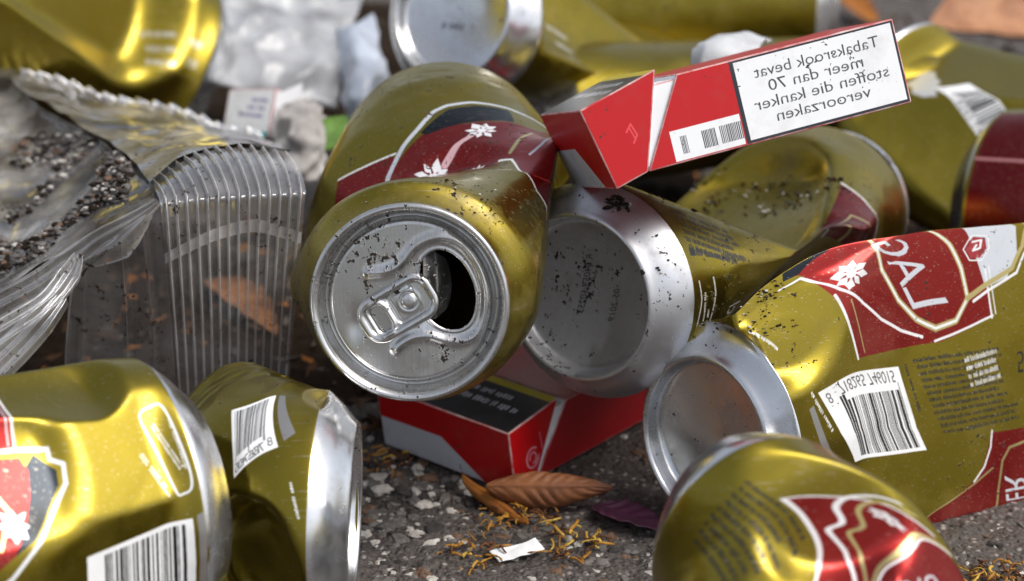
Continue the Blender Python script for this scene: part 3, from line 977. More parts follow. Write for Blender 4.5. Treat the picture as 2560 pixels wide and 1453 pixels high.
# 4: large can lower right, base to the left
f4 = Form(L((0, 1757, 1103, 636, (.2, .9, -.2), 0), (11, 1822, 1084, 643, (.2, .9, -.2), 0), (26, 1925, 1030, 650, (.2, .9, -.2), 0.26), (50, 2090, 968, 655, (.2, .9, -.2), 0.52),
            (90, 2390, 938, 660, (.2, .9, -.2), 0.54), (168, 2920, 880, 682, (.2, .9, -.2), .5)), 'base', sig=4.5, crinkle=.22, seed=4, lens=.2, pleats=[(78, 255, 75, 5.0, -1.0, -7), (78, 255, 75, .9, -.65, -7), (63, 312, 26, 1.1, .7, -32), (70, 330, 16, .8, .5, 20), (24, 330, 16, 1.4, -.5, -28)],
          dents=[(46, 292, 2.0, 1.2, -5, .15, 120, .45), (46, 246, .7, -.4, 3, .15, 120, .45), (98, 330, 2.8, 8, 2, .15, 120, .45), (28, 346, 1.5, -6, 2, .15, 30, .45)])
can('barcode', f4, 'large gold can with white barcode label lying at the right edge', nphi=260, dv=.8)

# 5: lower right front
_b5 = P(1838, 1268, 545); _t5, _t6 = V(.35, -.68, -.645), V(.45, -.42, -.79)
f5 = Form([(0, _b5, V(-.1, .55, -.83), .22), (14, _b5 + _t5 * 14, V(-.1, .55, -.83), .18), (30, _b5 + _t5 * 30, V(.75, .4, -.4), .16), (44, _b5 + _t5 * 46 + _t6 * 2, V(.9, .1, .3), .28), (168, _b5 + _t5 * 46 + _t6 * 122, V(.9, -.1, .3), .35)],
          'base', sig=6, crinkle=.35, seed=5, lens=.3,
          dents=[(30, 300, 1.6, 4, 0, .3, 40, .46), (40, 322, 1.4, -4, 6, .2, 30, .46), (48, 285, 1.8, 4, -6, .2, 26, .46), (26, 335, 1.3, 0, 0, .3, 26, .46)])
can('front', f5, 'gold can with rows of fine black print at the bottom edge in front', nphi=240)

# 6: lower left front
f6 = Form(axis(474, 1235, 572, (-.80, -.14, -.58), (.2, .9, .2), [(0, .1), (20,.2), (168, .2)]), 'base', sig=6, crinkle=.3, seed=6,
          dents=[(48, 24, 2.0, -5, 0, .2, 30, .7), (33, 62, 1.8, -5, 4, .15, 60, .46), (38, 108, 2.0, -6, 2, .15, 60, .46), (36, 150, 2.0, -4, 0, .15, 60, .46), (72, 64, 3, 0, 0, .3, 36, .8)], pleats=[(36, 96, 26, 1.2, .5, 40), (30, 125, 24, 1.3, -.4, 24)])
can('left_front', f6, 'big gold can cut by the lower left corner, red badge at its left', nphi=240)

# 7: beside it
f7 = Form(L((0, 890, 1290, 588, (.1, .95, 0), 0), (14, 780, 1286, 588, (.1, .95, 0), 0), (40, 668, 1280, 592, (.1, .95, 0), .1), (168, 560, 1265, 614, (.1, .95, 0), .3)), 'base', sig=5, crinkle=.5, seed=7,
          dents=[(27, 106, 1.7, 12, 16, .2, 26, .8), (22, 122, 2.4, -8, -12, .2, 26, .8), (40, 130, 2.6, -8, 0, .2, 30, .9), (3, 14, 1.0, 0, 0, .4, 12, .8)])
can('left_second', f7, 'crumpled gold can with a wide dented silver base, second from left in front', nphi=240)

# 8: top left
f8 = Form(L((0, 490, 205, 900, (.3, .8, .2), .25), (30, 330, 115, 880, (.3, .8, .2), .2), (168, -400, -260, 780, (.3, .8, .2), .3)), 'base', sig=6, crinkle=.4, seed=8, dents=[(40, 78, 3.0, 0, 0, .3, 70, .46), (60, 130, 4, 0, 0, .3, 60, .46), (80, 70, 6, -6, 0, .4, 60, .8)])
can('top_left', f8, 'flattened gold can in the top left corner', nphi=120, dv=2.0)

# 9: top centre
f9 = Form(axis(1125, 30, 800, (.52, -.03, .85), (.2, .1, .95), [(0, 0), (25, .05), (80, .5), (110, .7), (168, .6)]), 'base', sig=6, crinkle=.3, seed=9, dents=[(60, 200, 6, 0, 10, 1.0, 60)])
can('top_centre', f9, 'blurred gold can at the top centre with its pale dished base to the viewer', nphi=120, dv=2.0)

# 10: top right behind
f10 = Form(axis(2085, -10, 960, (-.97, .03, .02), (.1, .9, .2), [(0, 0), (60, .2), (168, .4)]), 'base', sig=6, crinkle=.3, seed=10)
can('top_right', f10, 'pale gold can at the top edge behind the upper cigarette pack', nphi=120, dv=2.0)

# under the top-centre can
f15 = Form(axis(1330, 300, 850, (.95, .1, .2), (.2, .1, .95), [(0, 0), (40, .2), (168, .4)]), 'base', sig=6, crinkle=.3, seed=15)
can('under', f15, 'shaded gold can deep in the heap under the blurred top centre can', nphi=120, dv=2.0)

# 12: far right
f12 = Form(L((0, 2190, 240, 860, (.4, .7, .3), .1), (60, 2440, 350, 830, (.4, .7, .3), .3), (168, 2900, 560, 780, (.4, .7, .3), .3)), 'base', sig=6, crinkle=.3, seed=12, dents=[(52, 246, 4.5, 4, 6, .3, 60, .7), (64, 300, 3.5, -6, 0, .3, 50, .6), (30, 285, 2, 0, 0, .3, 60, .46)])
can('far_right', f12, 'gold can with slanting barcode behind the right end of the upper pack', nphi=120, dv=2.0)

# 13
f13 = Form(L((0, 2450, 520, 800, (.2, .9, .1), .1), (60, 2760, 540, 770, (.2, .9, .1), .2), (168, 3300, 560, 740, (.2, .9, .1), .3)), 'base', sig=6, crinkle=.3, seed=13)
can('edge_red', f13, 'gold can showing its dark red side at the right edge above the barcode can', nphi=120, dv=2.0)
# ------------------------------------------------------------------ cigarette packs
def prism(name, parent, O, e1, e2, e3, prof, depth, capmat, sidemats, scale=(88., 22.), bev=.45):
    """profile in (e1, e3) millimetres pushed along e2; cap at e2=0 carries capmat; sidemats one per profile edge"""
    bm = bmesh.new()
    uvl = bm.loops.layers.uv.new('UVMap')
    base = np.array(parent.location) / MM if parent.parent is None else np.array(parent.parent.location) / MM
    n = len(prof)
    def pt(a, w): return Vector((O + e1 * a[0] + e3 * a[1] + e2 * w - base) * MM)
    lo = [bm.verts.new(pt(a, 0)) for a in prof]; hi = [bm.verts.new(pt(a, depth)) for a in prof]
    mats = []
    def mi(m):
        if m not in mats: mats.append(m)
        return mats.index(m)
    f = bm.faces.new(lo); f.material_index = mi(capmat)
    for l, a in zip(f.loops, prof): l[uvl].uv = (a[0] / scale[0], a[1] / scale[1])
    f = bm.faces.new(hi[::-1]); f.material_index = mi(sidemats[-1])
    for k in range(n):
        k2 = (k + 1) % n
        f = bm.faces.new([lo[k2], lo[k], hi[k], hi[k2]]); f.material_index = mi(sidemats[k % len(sidemats)])
        ln = math.hypot(prof[k2][0] - prof[k][0], prof[k2][1] - prof[k][1])
        for l, c in zip(f.loops, ((1, 0), (0, 0), (0, 1), (1, 1))): l[uvl].uv = c
    bmesh.ops.recalc_face_normals(bm, faces=bm.faces)
    me = bpy.data.meshes.new(name); bm.to_mesh(me); bm.free()
    for m in mats: me.materials.append(m)
    o = bpy.data.objects.new(name, me); COL.objects.link(o); o.parent = parent
    if bev:
        md = o.modifiers.new('edge', 'BEVEL'); md.width = bev * MM; md.segments = 2; md.limit_method = 'ANGLE'
        me.materials.append(worn); md.material = len(me.materials) - 1
    return o

PACKRED = (0.44, 0.0015, 0.004)
CARD = (0.74, 0.75, 0.77)
red_card = plain('red_card', PACKRED, .36, .12, 60, .5, dirt=-0.02, bump=.05)
shaded_red_card = plain('shaded_red_card', (0.36, .006, .010), .42, .12, 60, .5, dirt=0.0, bump=.05)  # darker copy of the pack red, shade put into its colour
white_card = plain('white_card', CARD, .55, .06, 60, .4, dirt=-0.03, bump=.08)
black_card = plain('black_card', (.016, .016, .018), .35, .2, 80, .5, dirt=0.0, bump=.1)

worn = plain('worn_card_edge', (.42, .05, .05), .6, .3, 160, .3, bump=.2, col2=(.62, .52, .50))

def mirror_text(art, s, cx, y, size, wid, col=(.02, .022, .03)):
    t = glyphs(s)
    xs = np.concatenate([q[:, 0] for q in t]); w = xs.max() - xs.min()
    k = wid / (w * size) if wid else 1.0
    art.text(s, (cx + w * size * k / 2, y), (-k, 0), (0, -1), size, col, 0.0)

# upper pack: narrow side turned to the lens, warning panel on it
def up_side():
    a = Art(88, 22, 11, PACKRED, 0.0)
    a.poly([(10.0, 22), (20.0, 0), (14.6, 0), (9.0, 22)], CARD, 0)
    a.rect(39.0, 0, 88, 22, (.018, .02, .03), 0)
    a.rect(40.2, .9, 86.9, 20.9, CARD, 0)
    a.rect(18.2, 13.6, 38.6, 21.4, CARD, 0)
    r = random.Random(3)
    for x0, n in ((20.8, 5), (27.0, 9), (32.2, 14)):
        x = x0
        for k in range(n):
            w = r.uniform(.14, .34)
            a.rect(x, 15.4, x + w, 19.9, (.03, .03, .04), 0); x += w + r.uniform(.12, .25)
    for s, cx, y, w in (('Tabaksrook bevat', 64.0, 6.0, 37), ('meer dan 70', 63.0, 10.0, 28), ('stoffen die kanker', 63.6, 14.0, 40), ('veroorzaken', 63.0, 17.9, 28)):
        mirror_text(a, s, cx, y, 4.1, w)
    return a.image('warning_side')
def lid_side():
    a = Art(88, 22, 8, PACKRED, 0.0)
    a.line([(9.2, 10.5), (11.2, 9.2), (11.6, 12.4), (9.8, 13.8)], .5, (.66, .06, .07), 0)
    a.line([(10.4, 9.9), (10.7, 13.2)], .4, (.66, .06, .07), 0)
    return a.image('lid_side')
def lid_front():
    a = Art(24, 55, 8, (.014, .014, .016), 0.0)       # x from the lid's open edge, y along the pack's width
    a.rect(0, 0, 3.6, 55, (.55, .43, .008), 0)
    r = random.Random(9)
    for x0, y0, y1 in ((8.0, 14, 44), (13.0, 8, 50)):
        y = y0
        while y < y1:
            h = r.uniform(.5, 1.1)
            a.rect(x0 - r.uniform(.9, 1.6), y, x0 + r.uniform(.9, 1.6), y + h, (.50, .50, .56), 0, alpha=.85); y += h + r.choice((.35, .4, .4, 1.4))
    return a.image('lid_front')
def end_face():
    a = Art(22, 55, 8, PACKRED, 0.0)
    a.poly([(22, 43), (10.5, 26), (11, 0), (22, 0)], (.50, .51, .55), 0)
    return a.image('end_face')
def lower_side():
    a = Art(88, 22, 11, PACKRED, 0.0)
    pk = (.60, .20, .26)
    c = (9.6, 14.0)
    th = np.linspace(.5, 5.4, 26)
    a.line([(c[0] + 2.9 * math.cos(t), c[1] + 3.4 * math.sin(t)) for t in th], .75, pk, 0)
    a.line([(c[0] + 1.5 * math.cos(t), c[1] + 1.8 * math.sin(t)) for t in th + 2.6], .65, pk, 0)
    a.line([(c[0] + .1, c[1] + 3.4), (c[0] + 2.9, c[1] + .4)], .6, pk, 0)
    for k in range(9):
        a.rect(13.6 + .1 * k, 7.0 + k * 1.1, 14.1 + .1 * k, 7.8 + k * 1.1, pk, 0)
    return a.image('lower_side')

mat_up_side = printed_card('warning_print', up_side())
mat_lid_side = printed_card('lid_print', lid_side())
mat_lid_front = printed_card('lid_front_print', lid_front())
mat_end = printed_card('end_print', end_face())
mat_low_side = printed_card('emblem_print', lower_side())

BODY = [(10, 0), (88, 0), (88, 22), (24, 22)]
LIDP = [(0, 0), (10, 0), (24, 22), (0, 22)]
def rot_prof(prof, c, ang):
    co, si = math.cos(ang), math.sin(ang)
    return [(c[0] + (x - c[0]) * co - (y - c[1]) * si, c[1] + (x - c[0]) * si + (y - c[1]) * co) for x, y in prof]

def pack(O, e1, e2, e3, label, ang, side, lside, foot):
    root = thing('cigarette_pack', foot, label, 'cigarette pack', 'red and white cigarette packs')
    body = prism('pack_body', root, O, e1, e2, e3, BODY, 55, side, [shaded_red_card, white_card, red_card, white_card, shaded_red_card])
    # lid: turned about the hinge along the lower edge
    c, s = math.cos(ang), math.sin(ang)
    h = O + e1 * 10
    f1_, f3_ = e1 * c + e3 * s, e3 * c - e1 * s
    prism('flip_lid', root, h - f1_ * 10.02 + e2 * .2, f1_, e2, f3_, LIDP, 54.6, lside, [shaded_red_card, white_card, mat_lid_front, mat_end, shaded_red_card])
    prism('inner_liner', root, O + e2 * 1.0 + e3 * .7, e1, e2, e3, [(7, 0), (40, 0), (40, 20.2), (12, 20.2)], 53, white_card, [white_card])
    return root

UO = P(1622, 430, 606)
u1 = nrm(V(.952, .258, .165)); 
u3 = V(-.18, .97, -.09); u3 = nrm(u3 - u1 * np.dot(u1, u3)); u2 = np.cross(u1, u3) * -1
if np.dot(u2, FW) < 0: u2 = -u2
u3 = u3 * 1.09
pack(UO - u1 * 10, u1, u2, u3, 'red cigarette pack with white warning panel lying on top of the heap', math.radians(13), mat_up_side, mat_lid_side, UO)
LO = G(1290, 1226, 1.6)
an = math.radians(50); l1 = np.array((math.cos(an), math.sin(an), 0)); l2 = np.array((-math.sin(an), math.cos(an), 0)); l3 = np.array((0, 0, 1.0))
pack(LO, l1, l2, l3, 'red cigarette pack with round pale emblem on the ground under the opened can', math.radians(9), shaded_red_card, mat_low_side, LO)

# ------------------------------------------------------------------ clear plastic tray
def clear_mat(name, haze=.05, tint=(.97, .98, .985), floor=0.0, gloss=1.5):
    m, nt, out = new_mat(name)
    co = objco(nt)
    tr = N(nt, 'ShaderNodeBsdfTransparent'); tr.inputs[0].default_value = (*tint, 1)
    gl = N(nt, 'ShaderNodeBsdfGlossy'); gl.inputs['Roughness'].default_value = .09; gl.inputs[0].default_value = (.95, .96, 1, 1)
    df = N(nt, 'ShaderNodeBsdfDiffuse'); df.inputs[0].default_value = (.62, .60, .58, 1) if floor else (.45, .44, .43, 1)
    fr = N(nt, 'ShaderNodeFresnel'); fr.inputs['IOR'].default_value = 1.75
    b = N(nt, 'ShaderNodeBump'); b.inputs['Strength'].default_value = .35; b.inputs['Distance'].default_value = .002
    nt.links.new(tex_noise(nt, co, 55, 3, .5), b.inputs['Height'])
    nt.links.new(b.outputs[0], fr.inputs['Normal']); nt.links.new(b.outputs[0], gl.inputs['Normal'])
    m1 = N(nt, 'ShaderNodeMixShader')
    hz = ramp(nt, tex_noise(nt, co, 38, 5, .65), [(.42, floor + haze * .35), (.8, floor + haze * 4)])
    nt.links.new(hz, m1.inputs[0]); nt.links.new(tr.outputs[0], m1.inputs[1]); nt.links.new(df.outputs[0], m1.inputs[2])
    m2 = N(nt, 'ShaderNodeMixShader')
    nt.links.new(math_n(nt, 'MULTIPLY', fr.outputs[0], gloss), m2.inputs[0]); nt.links.new(m1.outputs[0], m2.inputs[1]); nt.links.new(gl.outputs[0], m2.inputs[2])
    # soil stuck to the film
    d2 = N(nt, 'ShaderNodeBsdfDiffuse'); d2.inputs[0].default_value = (.05, .038, .028, 1)
    m3 = N(nt, 'ShaderNodeMixShader')
    nt.links.new(dirt_mask(nt, co, 0.03, 2.0), m3.inputs[0]); nt.links.new(m2.outputs[0], m3.inputs[1]); nt.links.new(d2.outputs[0], m3.inputs[2])
    nt.links.new(m3.outputs[0], out.inputs[0])
    return m
clear = clear_mat('clear_plastic', .10, floor=.08)
clear_film = clear_mat('clear_film', .24, gloss=.75)
glint_edge = clear_mat('plastic_edge_glint', .2, floor=.42)  # whitish diffuse share paints bright glints onto ribs, creases and lip

def resample(rows, nu, nv, sub=True):
    """rows of (px,py,d) control points -> smooth nv x nu surface in mm"""
    g = []
    for r in rows:
        pts = np.array([P(*k) for k in r])
        c = cr_closed3(pts, 24)
        L_ = np.concatenate([[0], np.cumsum(np.linalg.norm(np.diff(c, axis=0), axis=1))]); L_ /= L_[-1]
        g.append(np.stack([np.interp(np.linspace(0, 1, nu), L_, c[:, k]) for k in range(3)], -1))
    g = np.array(g)
    out = []
    cols = [cr_closed3(g[:, j], 24) for j in range(nu)]
    res = np.zeros((nv, nu, 3))
    for j, c in enumerate(cols):
        L_ = np.concatenate([[0], np.cumsum(np.linalg.norm(np.diff(c, axis=0), axis=1))]); L_ /= L_[-1]
        for k in range(3): res[:, j, k] = np.interp(np.linspace(0, 1, nv), L_, c[:, k])
    return res

def cr_closed3(p, n):
    p = np.asarray(p, float); m = len(p); out = []
    for k in range(m - 1):
        a, b, c, d = p[max(k - 1, 0)], p[k], p[k + 1], p[min(k + 2, m - 1)]
        t = (np.arange(n) / n)[:, None]
        out.append(.5 * ((2 * b) + (-a + c) * t + (2 * a - 5 * b + 4 * c - d) * t * t + (-a + 3 * b - 3 * c + d) * t ** 3))
    return np.concatenate(out + [p[-1:]])

def surf_normals(S):
    return nrm(np.cross(np.gradient(S, axis=1), np.gradient(S, axis=0)))

def folds(S, scale, amp, seed, ridged=True):
    n = surf_normals(S); sh = S.shape[:2]; o = np.zeros(sh)
    for i in range(sh[0]):
        for j in range(sh[1]):
            q = Vector(S[i, j] / scale) + Vector((seed, -seed, seed * .5))
            a = noise.noise(q); b = noise.noise(q * 2.3)
            o[i, j] = (1 - 2 * abs(a)) + .4 * b if ridged else a + .4 * b
    return S + n * (o * amp)[..., None]

tray = thing('plastic_tray', G(560, 1040), 'clear plastic food tray with a ribbed side wall left of the opened can', 'plastic tray')
NR = 14
nu, nv = 14 * 14 + 1, 90
S = resample([[(446, 1075, 684), (540, 1078, 688), (640, 1075, 692), (716, 1062, 697)],
              [(425, 800, 655), (520, 800, 657), (630, 795, 661), (738, 785, 666)],
              [(404, 540, 634), (510, 530, 638), (630, 522, 642), (762, 512, 646)],
              [(398, 497, 635), (500, 484, 638), (620, 474, 643), (764, 470, 648)],
              [(388, 474, 640), (480, 425, 648), (600, 405, 655), (752, 425, 658)],
              [(378, 462, 650), (470, 392, 662), (590, 366, 670), (728, 388, 668)]], nu, nv)
n_ = surf_normals(S)
u_ = np.linspace(0, 1, nu)[None, :]; v_ = np.linspace(0, 1, nv)[:, None]
ph_ = (u_ * NR) % 1.0
rib = np.exp(-((ph_ - .5) / .13) ** 2)
amp = 1.0 + .7 * np.clip((v_ - .6) / .1, 0, 1)
S = S + n_ * (rib * amp - .5)[..., None]
fm = np.broadcast_to((np.abs(((u_[:, :-1] + .5 / (nu - 1)) * NR) % 1.0 - .5) < .15), (nv - 1, nu - 1)).astype(int).copy()
fm[int(nv * .615):int(nv * .65)] = 1
obj('ribbed_wall', S.reshape(-1, 3), grid_faces(nv, nu), None, tray, mats=[clear, glint_edge], fmat=fm.ravel())
# top sheet running back to the scalloped edge
nu, nv = 110, 70
S = resample([[(378, 464, 650), (470, 394, 662), (590, 368, 670), (728, 390, 668)],
              [(300, 380, 700), (420, 350, 710), (540, 345, 720), (690, 370, 715)],
              [(150, 290, 760), (330, 310, 775), (470, 325, 780), (670, 362, 770)],
              [(-40, 168, 830), (200, 228, 835), (420, 288, 838), (652, 350, 832)]], nu, nv)
S = folds(S, 24, 1.7, 3.0)
u_ = np.linspace(0, 1, nu)[None, :]; v_ = np.linspace(0, 1, nv)[:, None]
S = S + UP * (1.6 * np.abs(np.sin(u_ * 17 * math.pi)) * np.clip((v_ - .93) / .07, 0, 1))[..., None]
obj('top_sheet', S.reshape(-1, 3), grid_faces(nv, nu), clear_film, tray)
back_edge = S[-1]
S = resample([[(-60, 770, 640), (60, 705, 642), (165, 640, 645), (250, 590, 643), (392, 508, 636)],
              [(-60, 560, 700), (60, 560, 700), (170, 520, 690), (260, 480, 680), (388, 480, 650)],
              [(-60, 350, 770), (60, 370, 765), (170, 370, 745), (280, 380, 715), (380, 464, 652)],
              [(-60, 165, 832), (20, 190, 828), (130, 280, 768), (250, 345, 725), (376, 462, 652)]], 100, 80)
S = folds(S, 24, 1.8, 8.0)
obj('side_sheet', S.reshape(-1, 3), grid_faces(80, 100), clear_film, tray)
side_S = S
# pearly lip along the back edge
bv_, bf_ = [], []
tt = np.linspace(0, len(back_edge) - 1, 420)
cl = np.stack([np.interp(tt, np.arange(len(back_edge)), back_edge[:, k]) for k in range(3)], -1)
rad_ = .7 + 1.5 * np.maximum(0, np.sin(np.linspace(0, 17 * math.tau, 420))) ** 2
tn = nrm(np.gradient(cl, axis=0)); sd_ = nrm(np.cross(tn, UP)); up_ = np.cross(sd_, tn)
th_ = np.arange(10) / 10 * math.tau
LS = cl[:, None] + (sd_[:, None] * np.cos(th_)[None, :, None] + up_[:, None] * np.sin(th_)[None, :, None]) * rad_[:, None, None]
obj('scalloped_lip', LS.reshape(-1, 3), grid_faces(420, 10, True), glint_edge, tray)
# plain front wall with creases
S = resample([[(160, 1010, 690), (240, 1040, 690), (330, 1060, 688), (446, 1078, 684)],
              [(166, 850, 672), (240, 850, 670), (320, 845, 666), (428, 800, 655)],
              [(175, 712, 655), (240, 655, 652), (310, 600, 648), (398, 520, 636)]], 120, 60)
n_ = surf_normals(S); u_ = np.linspace(0, 1, 120)[None, :]
cre = sum(a * np.exp(-((u_ - c) / w) ** 2) for a, c, w in ((2.0, .02, .02), (1.5, .13, .015), (2.6, .56, .02), (2.8, .83, .018)))
S = S + n_ * (cre * np.ones((60, 1)))[..., None]
uc = (np.arange(119) + .5) / 119
fm = np.zeros((59, 119), int); fm[:, (np.abs(uc - .55) < .013) | (np.abs(uc - .80) < .017) | (uc < .018)] = 1
obj('front_wall', S.reshape(-1, 3), grid_faces(60, 120), None, tray, mats=[clear, glint_edge], fmat=fm.ravel())
# rim flange: bent ribbons down to the left
def ribbon(name, path, w, parent, waves=2, amp=1.2, mat=None, lip=1.0):
    pts = np.array([P(*k[:3]) for k in path])
    c = cr_closed3(pts, 16)
    t = nrm(np.gradient(c, axis=0)); side = nrm(np.cross(t, V(.3, .5, -.8)))
    k = np.linspace(-1, 1, 25)
    wv = np.interp(np.linspace(0, 1, len(c)), np.linspace(0, 1, len(w)), w)
    S = c[:, None] + side[:, None] * (k[None, :, None] * wv[:, None, None])
    n = surf_normals(S)
    S = S + n * (amp * np.cos(k * math.pi * waves))[None, :, None] * lip
    return obj(name, S.reshape(-1, 3), grid_faces(len(c), 25), mat or clear, parent)
ribbon('rim_flange', [(398, 505, 633), (330, 555, 634), (250, 600, 634), (180, 655, 636), (90, 720, 634), (-40, 790, 630)], [1.0, 3, 3.5, 4.5, 5, 5.5], tray, 2.5, .9)
ribbon('rim_flange', [(372, 535, 630), (300, 610, 632), (205, 660, 634)], [.6, 4.2, .8], tray, 1, 1.6)
ribbon('rim_flange', [(195, 640, 632), (170, 690, 626), (110, 760, 620), (-30, 850, 612)], [1.5, 3.5, 3.2, 4.2], tray, 2.5, 1.0)
strip = ribbon('plastic_strip', [(150, 740, 606), (100, 800, 602), (40, 865, 600), (-60, 960, 596)], [3.0, 4.4, 4.8, 5.2], None, 3.0, 1.0)
tag(strip, 'clear ribbed plastic strip pointing out of the left edge below the tray', 'plastic strip')

# ------------------------------------------------------------------ blurred litter behind
wrapper_mat = plain('silver_wrapper', (.40, .41, .43), .34, .35, 45, .6, bump=.3, col2=(.17, .17, .18))
tissue_mat = plain('white_tissue', (.52, .53, .55), .8, .15, 60, .2, bump=.4)
def sheet_thing(name, rows, nu, nv, mat, label, cat, scale, amp, seed, thick=.6, group=None):
    S = folds(resample(rows, nu, nv), scale, amp, seed)
    o = obj(name, S.reshape(-1, 3), grid_faces(nv, nu), mat)
    md = o.modifiers.new('thickness', 'SOLIDIFY'); md.thickness = thick * MM
    return tag(o, label, cat, group)
sheet_thing('crumpled_wrapper', [[(470, 215, 890), (640, 240, 890), (760, 265, 890), (838, 285, 895)],
                                 [(430, 120, 905), (600, 140, 895), (760, 170, 895), (852, 190, 905)],
                                 [(360, 20, 930), (560, 30, 915), (760, 75, 915), (866, 105, 920)],
                                 [(300, -90, 990), (560, -110, 980), (800, -60, 985), (930, -40, 985)]], 70, 60, wrapper_mat,
            'crumpled silver grey wrapper behind the clear tray', 'wrapper', 17, 4.2, 2.0, 1.0)
sheet_thing('crumpled_tissue', [[(690, 440, 800), (740, 455, 795), (800, 440, 800)], [(685, 360, 805), (750, 350, 790), (806, 350, 805)], [(700, 300, 820), (750, 275, 812), (800, 290, 822)], [(710, 290, 850), (760, 270, 850), (800, 285, 850)]], 60, 60, plain('grey_tissue', (.42, .40, .385), .8, .4, 60, .2, bump=.4, col2=(.22, .20, .19)),
            'greyish crumpled tissue between clear tray and opened can', 'tissue', 9, 3.2, 5.0)
sheet_thing('crumpled_paper', [[(1715, 190, 720), (1790, 175, 712), (1880, 165, 720)], [(1740, 135, 725), (1800, 112, 718), (1900, 118, 728)], [(1770, 112, 760), (1830, 95, 760), (1930, 100, 765)]], 40, 40, tissue_mat,
            'white crumpled paper behind the upper cigarette pack', 'paper', 14, 2.0, 6.0)
# little white carton with teal edges
teal = plain('teal_card', (.06, .40, .42), .5, .15, 60, .4)
cp = P(670, 345, 840); c1 = V(-.86, .12, .50); c3 = V(.02, .88, .10); c3 = nrm(c3 - c1 * np.dot(c1, c3)); c2 = np.cross(c1, c3)
if np.dot(c2, FW) < 0: c2 = -c2
def carton_side():
    a = Art(22, 19, 10, CARD, 0.0)
    a.rect(0, 16.8, 22, 19, (.06, .40, .42), 0)
    for k, y in enumerate((5, 8, 11)):
        smalltext(a, 2 + k, 12 + 2 * k, y - 1.2, y + 1.2, 1, k + 5, col=(.22, .2, .36), metal=0, thick=1.0)
    return a.image('carton_side')
cart = thing('small_carton', cp, 'small white carton with teal lower edge behind the clear tray', 'carton')
prism('carton_body', cart, cp, c1, c2, c3, [(0, 0), (22, 0), (22, 17), (0, 19)], 16, printed_card('carton_print', carton_side()), [teal, white_card, white_card, white_card, teal], scale=(22., 19.))
flap_o = cp + c2 * 2 + c3 * 9
prism('open_flap', cart, flap_o, V(.80, .42, .3), V(.1, -.3, .9), V(.1, .9, 0), [(0, 0), (11, 0), (11, 8), (0, 8)], .7, white_card, [teal, white_card, white_card, teal], bev=0)
# pale cup lying behind
def lathe(prof, O, ax, side, n=64):
    ax = nrm(ax); s1 = nrm(side - ax * np.dot(ax, side)); s2 = np.cross(ax, s1)
    th = np.arange(n) / n * 2 * math.pi
    V_ = np.array([[O + ax * h + (s1 * math.cos(t) + s2 * math.sin(t)) * r for t in th] for h, r in prof])
    return V_.reshape(-1, 3), grid_faces(len(prof), n, True)
sheet_thing('plastic_film', [[(872, 300, 880), (905, 300, 872), (958, 285, 885)], [(858, 230, 890), (905, 215, 878), (965, 200, 892)], [(848, 150, 905), (895, 140, 890), (950, 120, 905)], [(842, 75, 925), (880, 70, 910), (930, 40, 925)]], 50, 60,
            plain('pale_film', (.50, .56, .66), .3, .2, 50, .6, bump=.3, col2=(.30, .33, .40)), 'pale bluish plastic film left of the blurred dished can base', 'plastic film', 15, 2.2, 9.0, .4)

# ------------------------------------------------------------------ leaves, shreds, scraps, stones
def leaf_mat(name, c1_, c2_):
    return plain(name, c1_, .6, .3, 90, .35, bump=.5, col2=c2_)
brown = leaf_mat('dry_leaf_brown', (.27, .105, .040), (.10, .034, .016))
orange = leaf_mat('dry_leaf_orange', (.36, .13, .014), (.20, .06, .012))
purple = leaf_mat('purple_leaf', (.065, .012, .038), (.028, .010, .018))
green = leaf_mat('green_leaf', (.10, .20, .03), (.06, .12, .02))

def leaf(name, A, B, up, width, curl, mat, label, veins=8, ridge=.6, seed=1.0, sag=4, group='fallen leaves'):
    """leaf from A (stalk) to B (tip), rolled about its midrib"""
    A, B = np.array(A, float), np.array(B, float)
    ax = B - A; Ln = np.linalg.norm(ax); ax /= Ln
    up = nrm(up - ax * np.dot(ax, up)); sd = np.cross(ax, up)
    n, m = 90, 41
    t = np.linspace(0, 1, n)[:, None]; k = np.linspace(-1, 1, m)[None, :]
    w = width * (np.sin(math.pi * np.clip(t, 0, 1) ** .8) ** .8 + .02) * (1 + .06 * np.sin(t * 41 + seed) * (np.abs(k) > .9))
    a = curl * k
    x = w * np.where(abs(curl) > .05, np.sin(a) / curl, k); y = w * np.where(abs(curl) > .05, (1 - np.cos(a)) / curl, 0)
    vein = np.cos((t + .03 * np.sin(9 * t + seed) - np.abs(k) * .26) * veins * 2 * math.pi) * (.7 + .4 * np.sin(13 * t + 2 * seed)) + .3 * np.sin(31 * t + 7 * k)
    y = y + ridge * vein * np.minimum(np.abs(k) * 3, 1) * np.clip(np.sin(math.pi * t) * 2, 0, 1) * .5 - .5 * np.exp(-(k / .06) ** 2)
    y = y + sag * np.sin(math.pi * t) ** 1
    S = A + ax * (t * Ln * np.ones_like(k))[..., None] + sd * x[..., None] + up * y[..., None]
    S = S + wobble(S.reshape(-1, 3), 14, 1.0, seed).reshape(S.shape)
    o = obj(name, S.reshape(-1, 3), grid_faces(n, m), mat)
    md = o.modifiers.new('thickness', 'SOLIDIFY'); md.thickness = .00035
    return tag(o, label, 'leaf', group)
leaf('fallen_leaf', G(1215, 1215, 8), G(1528, 1222, 8), V(.05, -.35, .9), 9.2, 1.9, brown, 'curled brown leaf with raised veins in front of the lower pack', 9, .85, 1.0, -2.0)
leaf('fallen_leaf', G(1158, 1190, 5), G(1318, 1305, 2), V(-.2, -.5, .8), 4.2, 2.4, orange, 'narrow rolled orange leaf beside the curled brown one', 3, .4, 2.0, .5)
leaf('fallen_leaf', G(1480, 1262, 2), G(1665, 1330, 2), V(0, .85, -.3), 7.0, .5, purple, 'purple leaf on the ground beside the lower right cans', 5, .5, 3.0, 1)
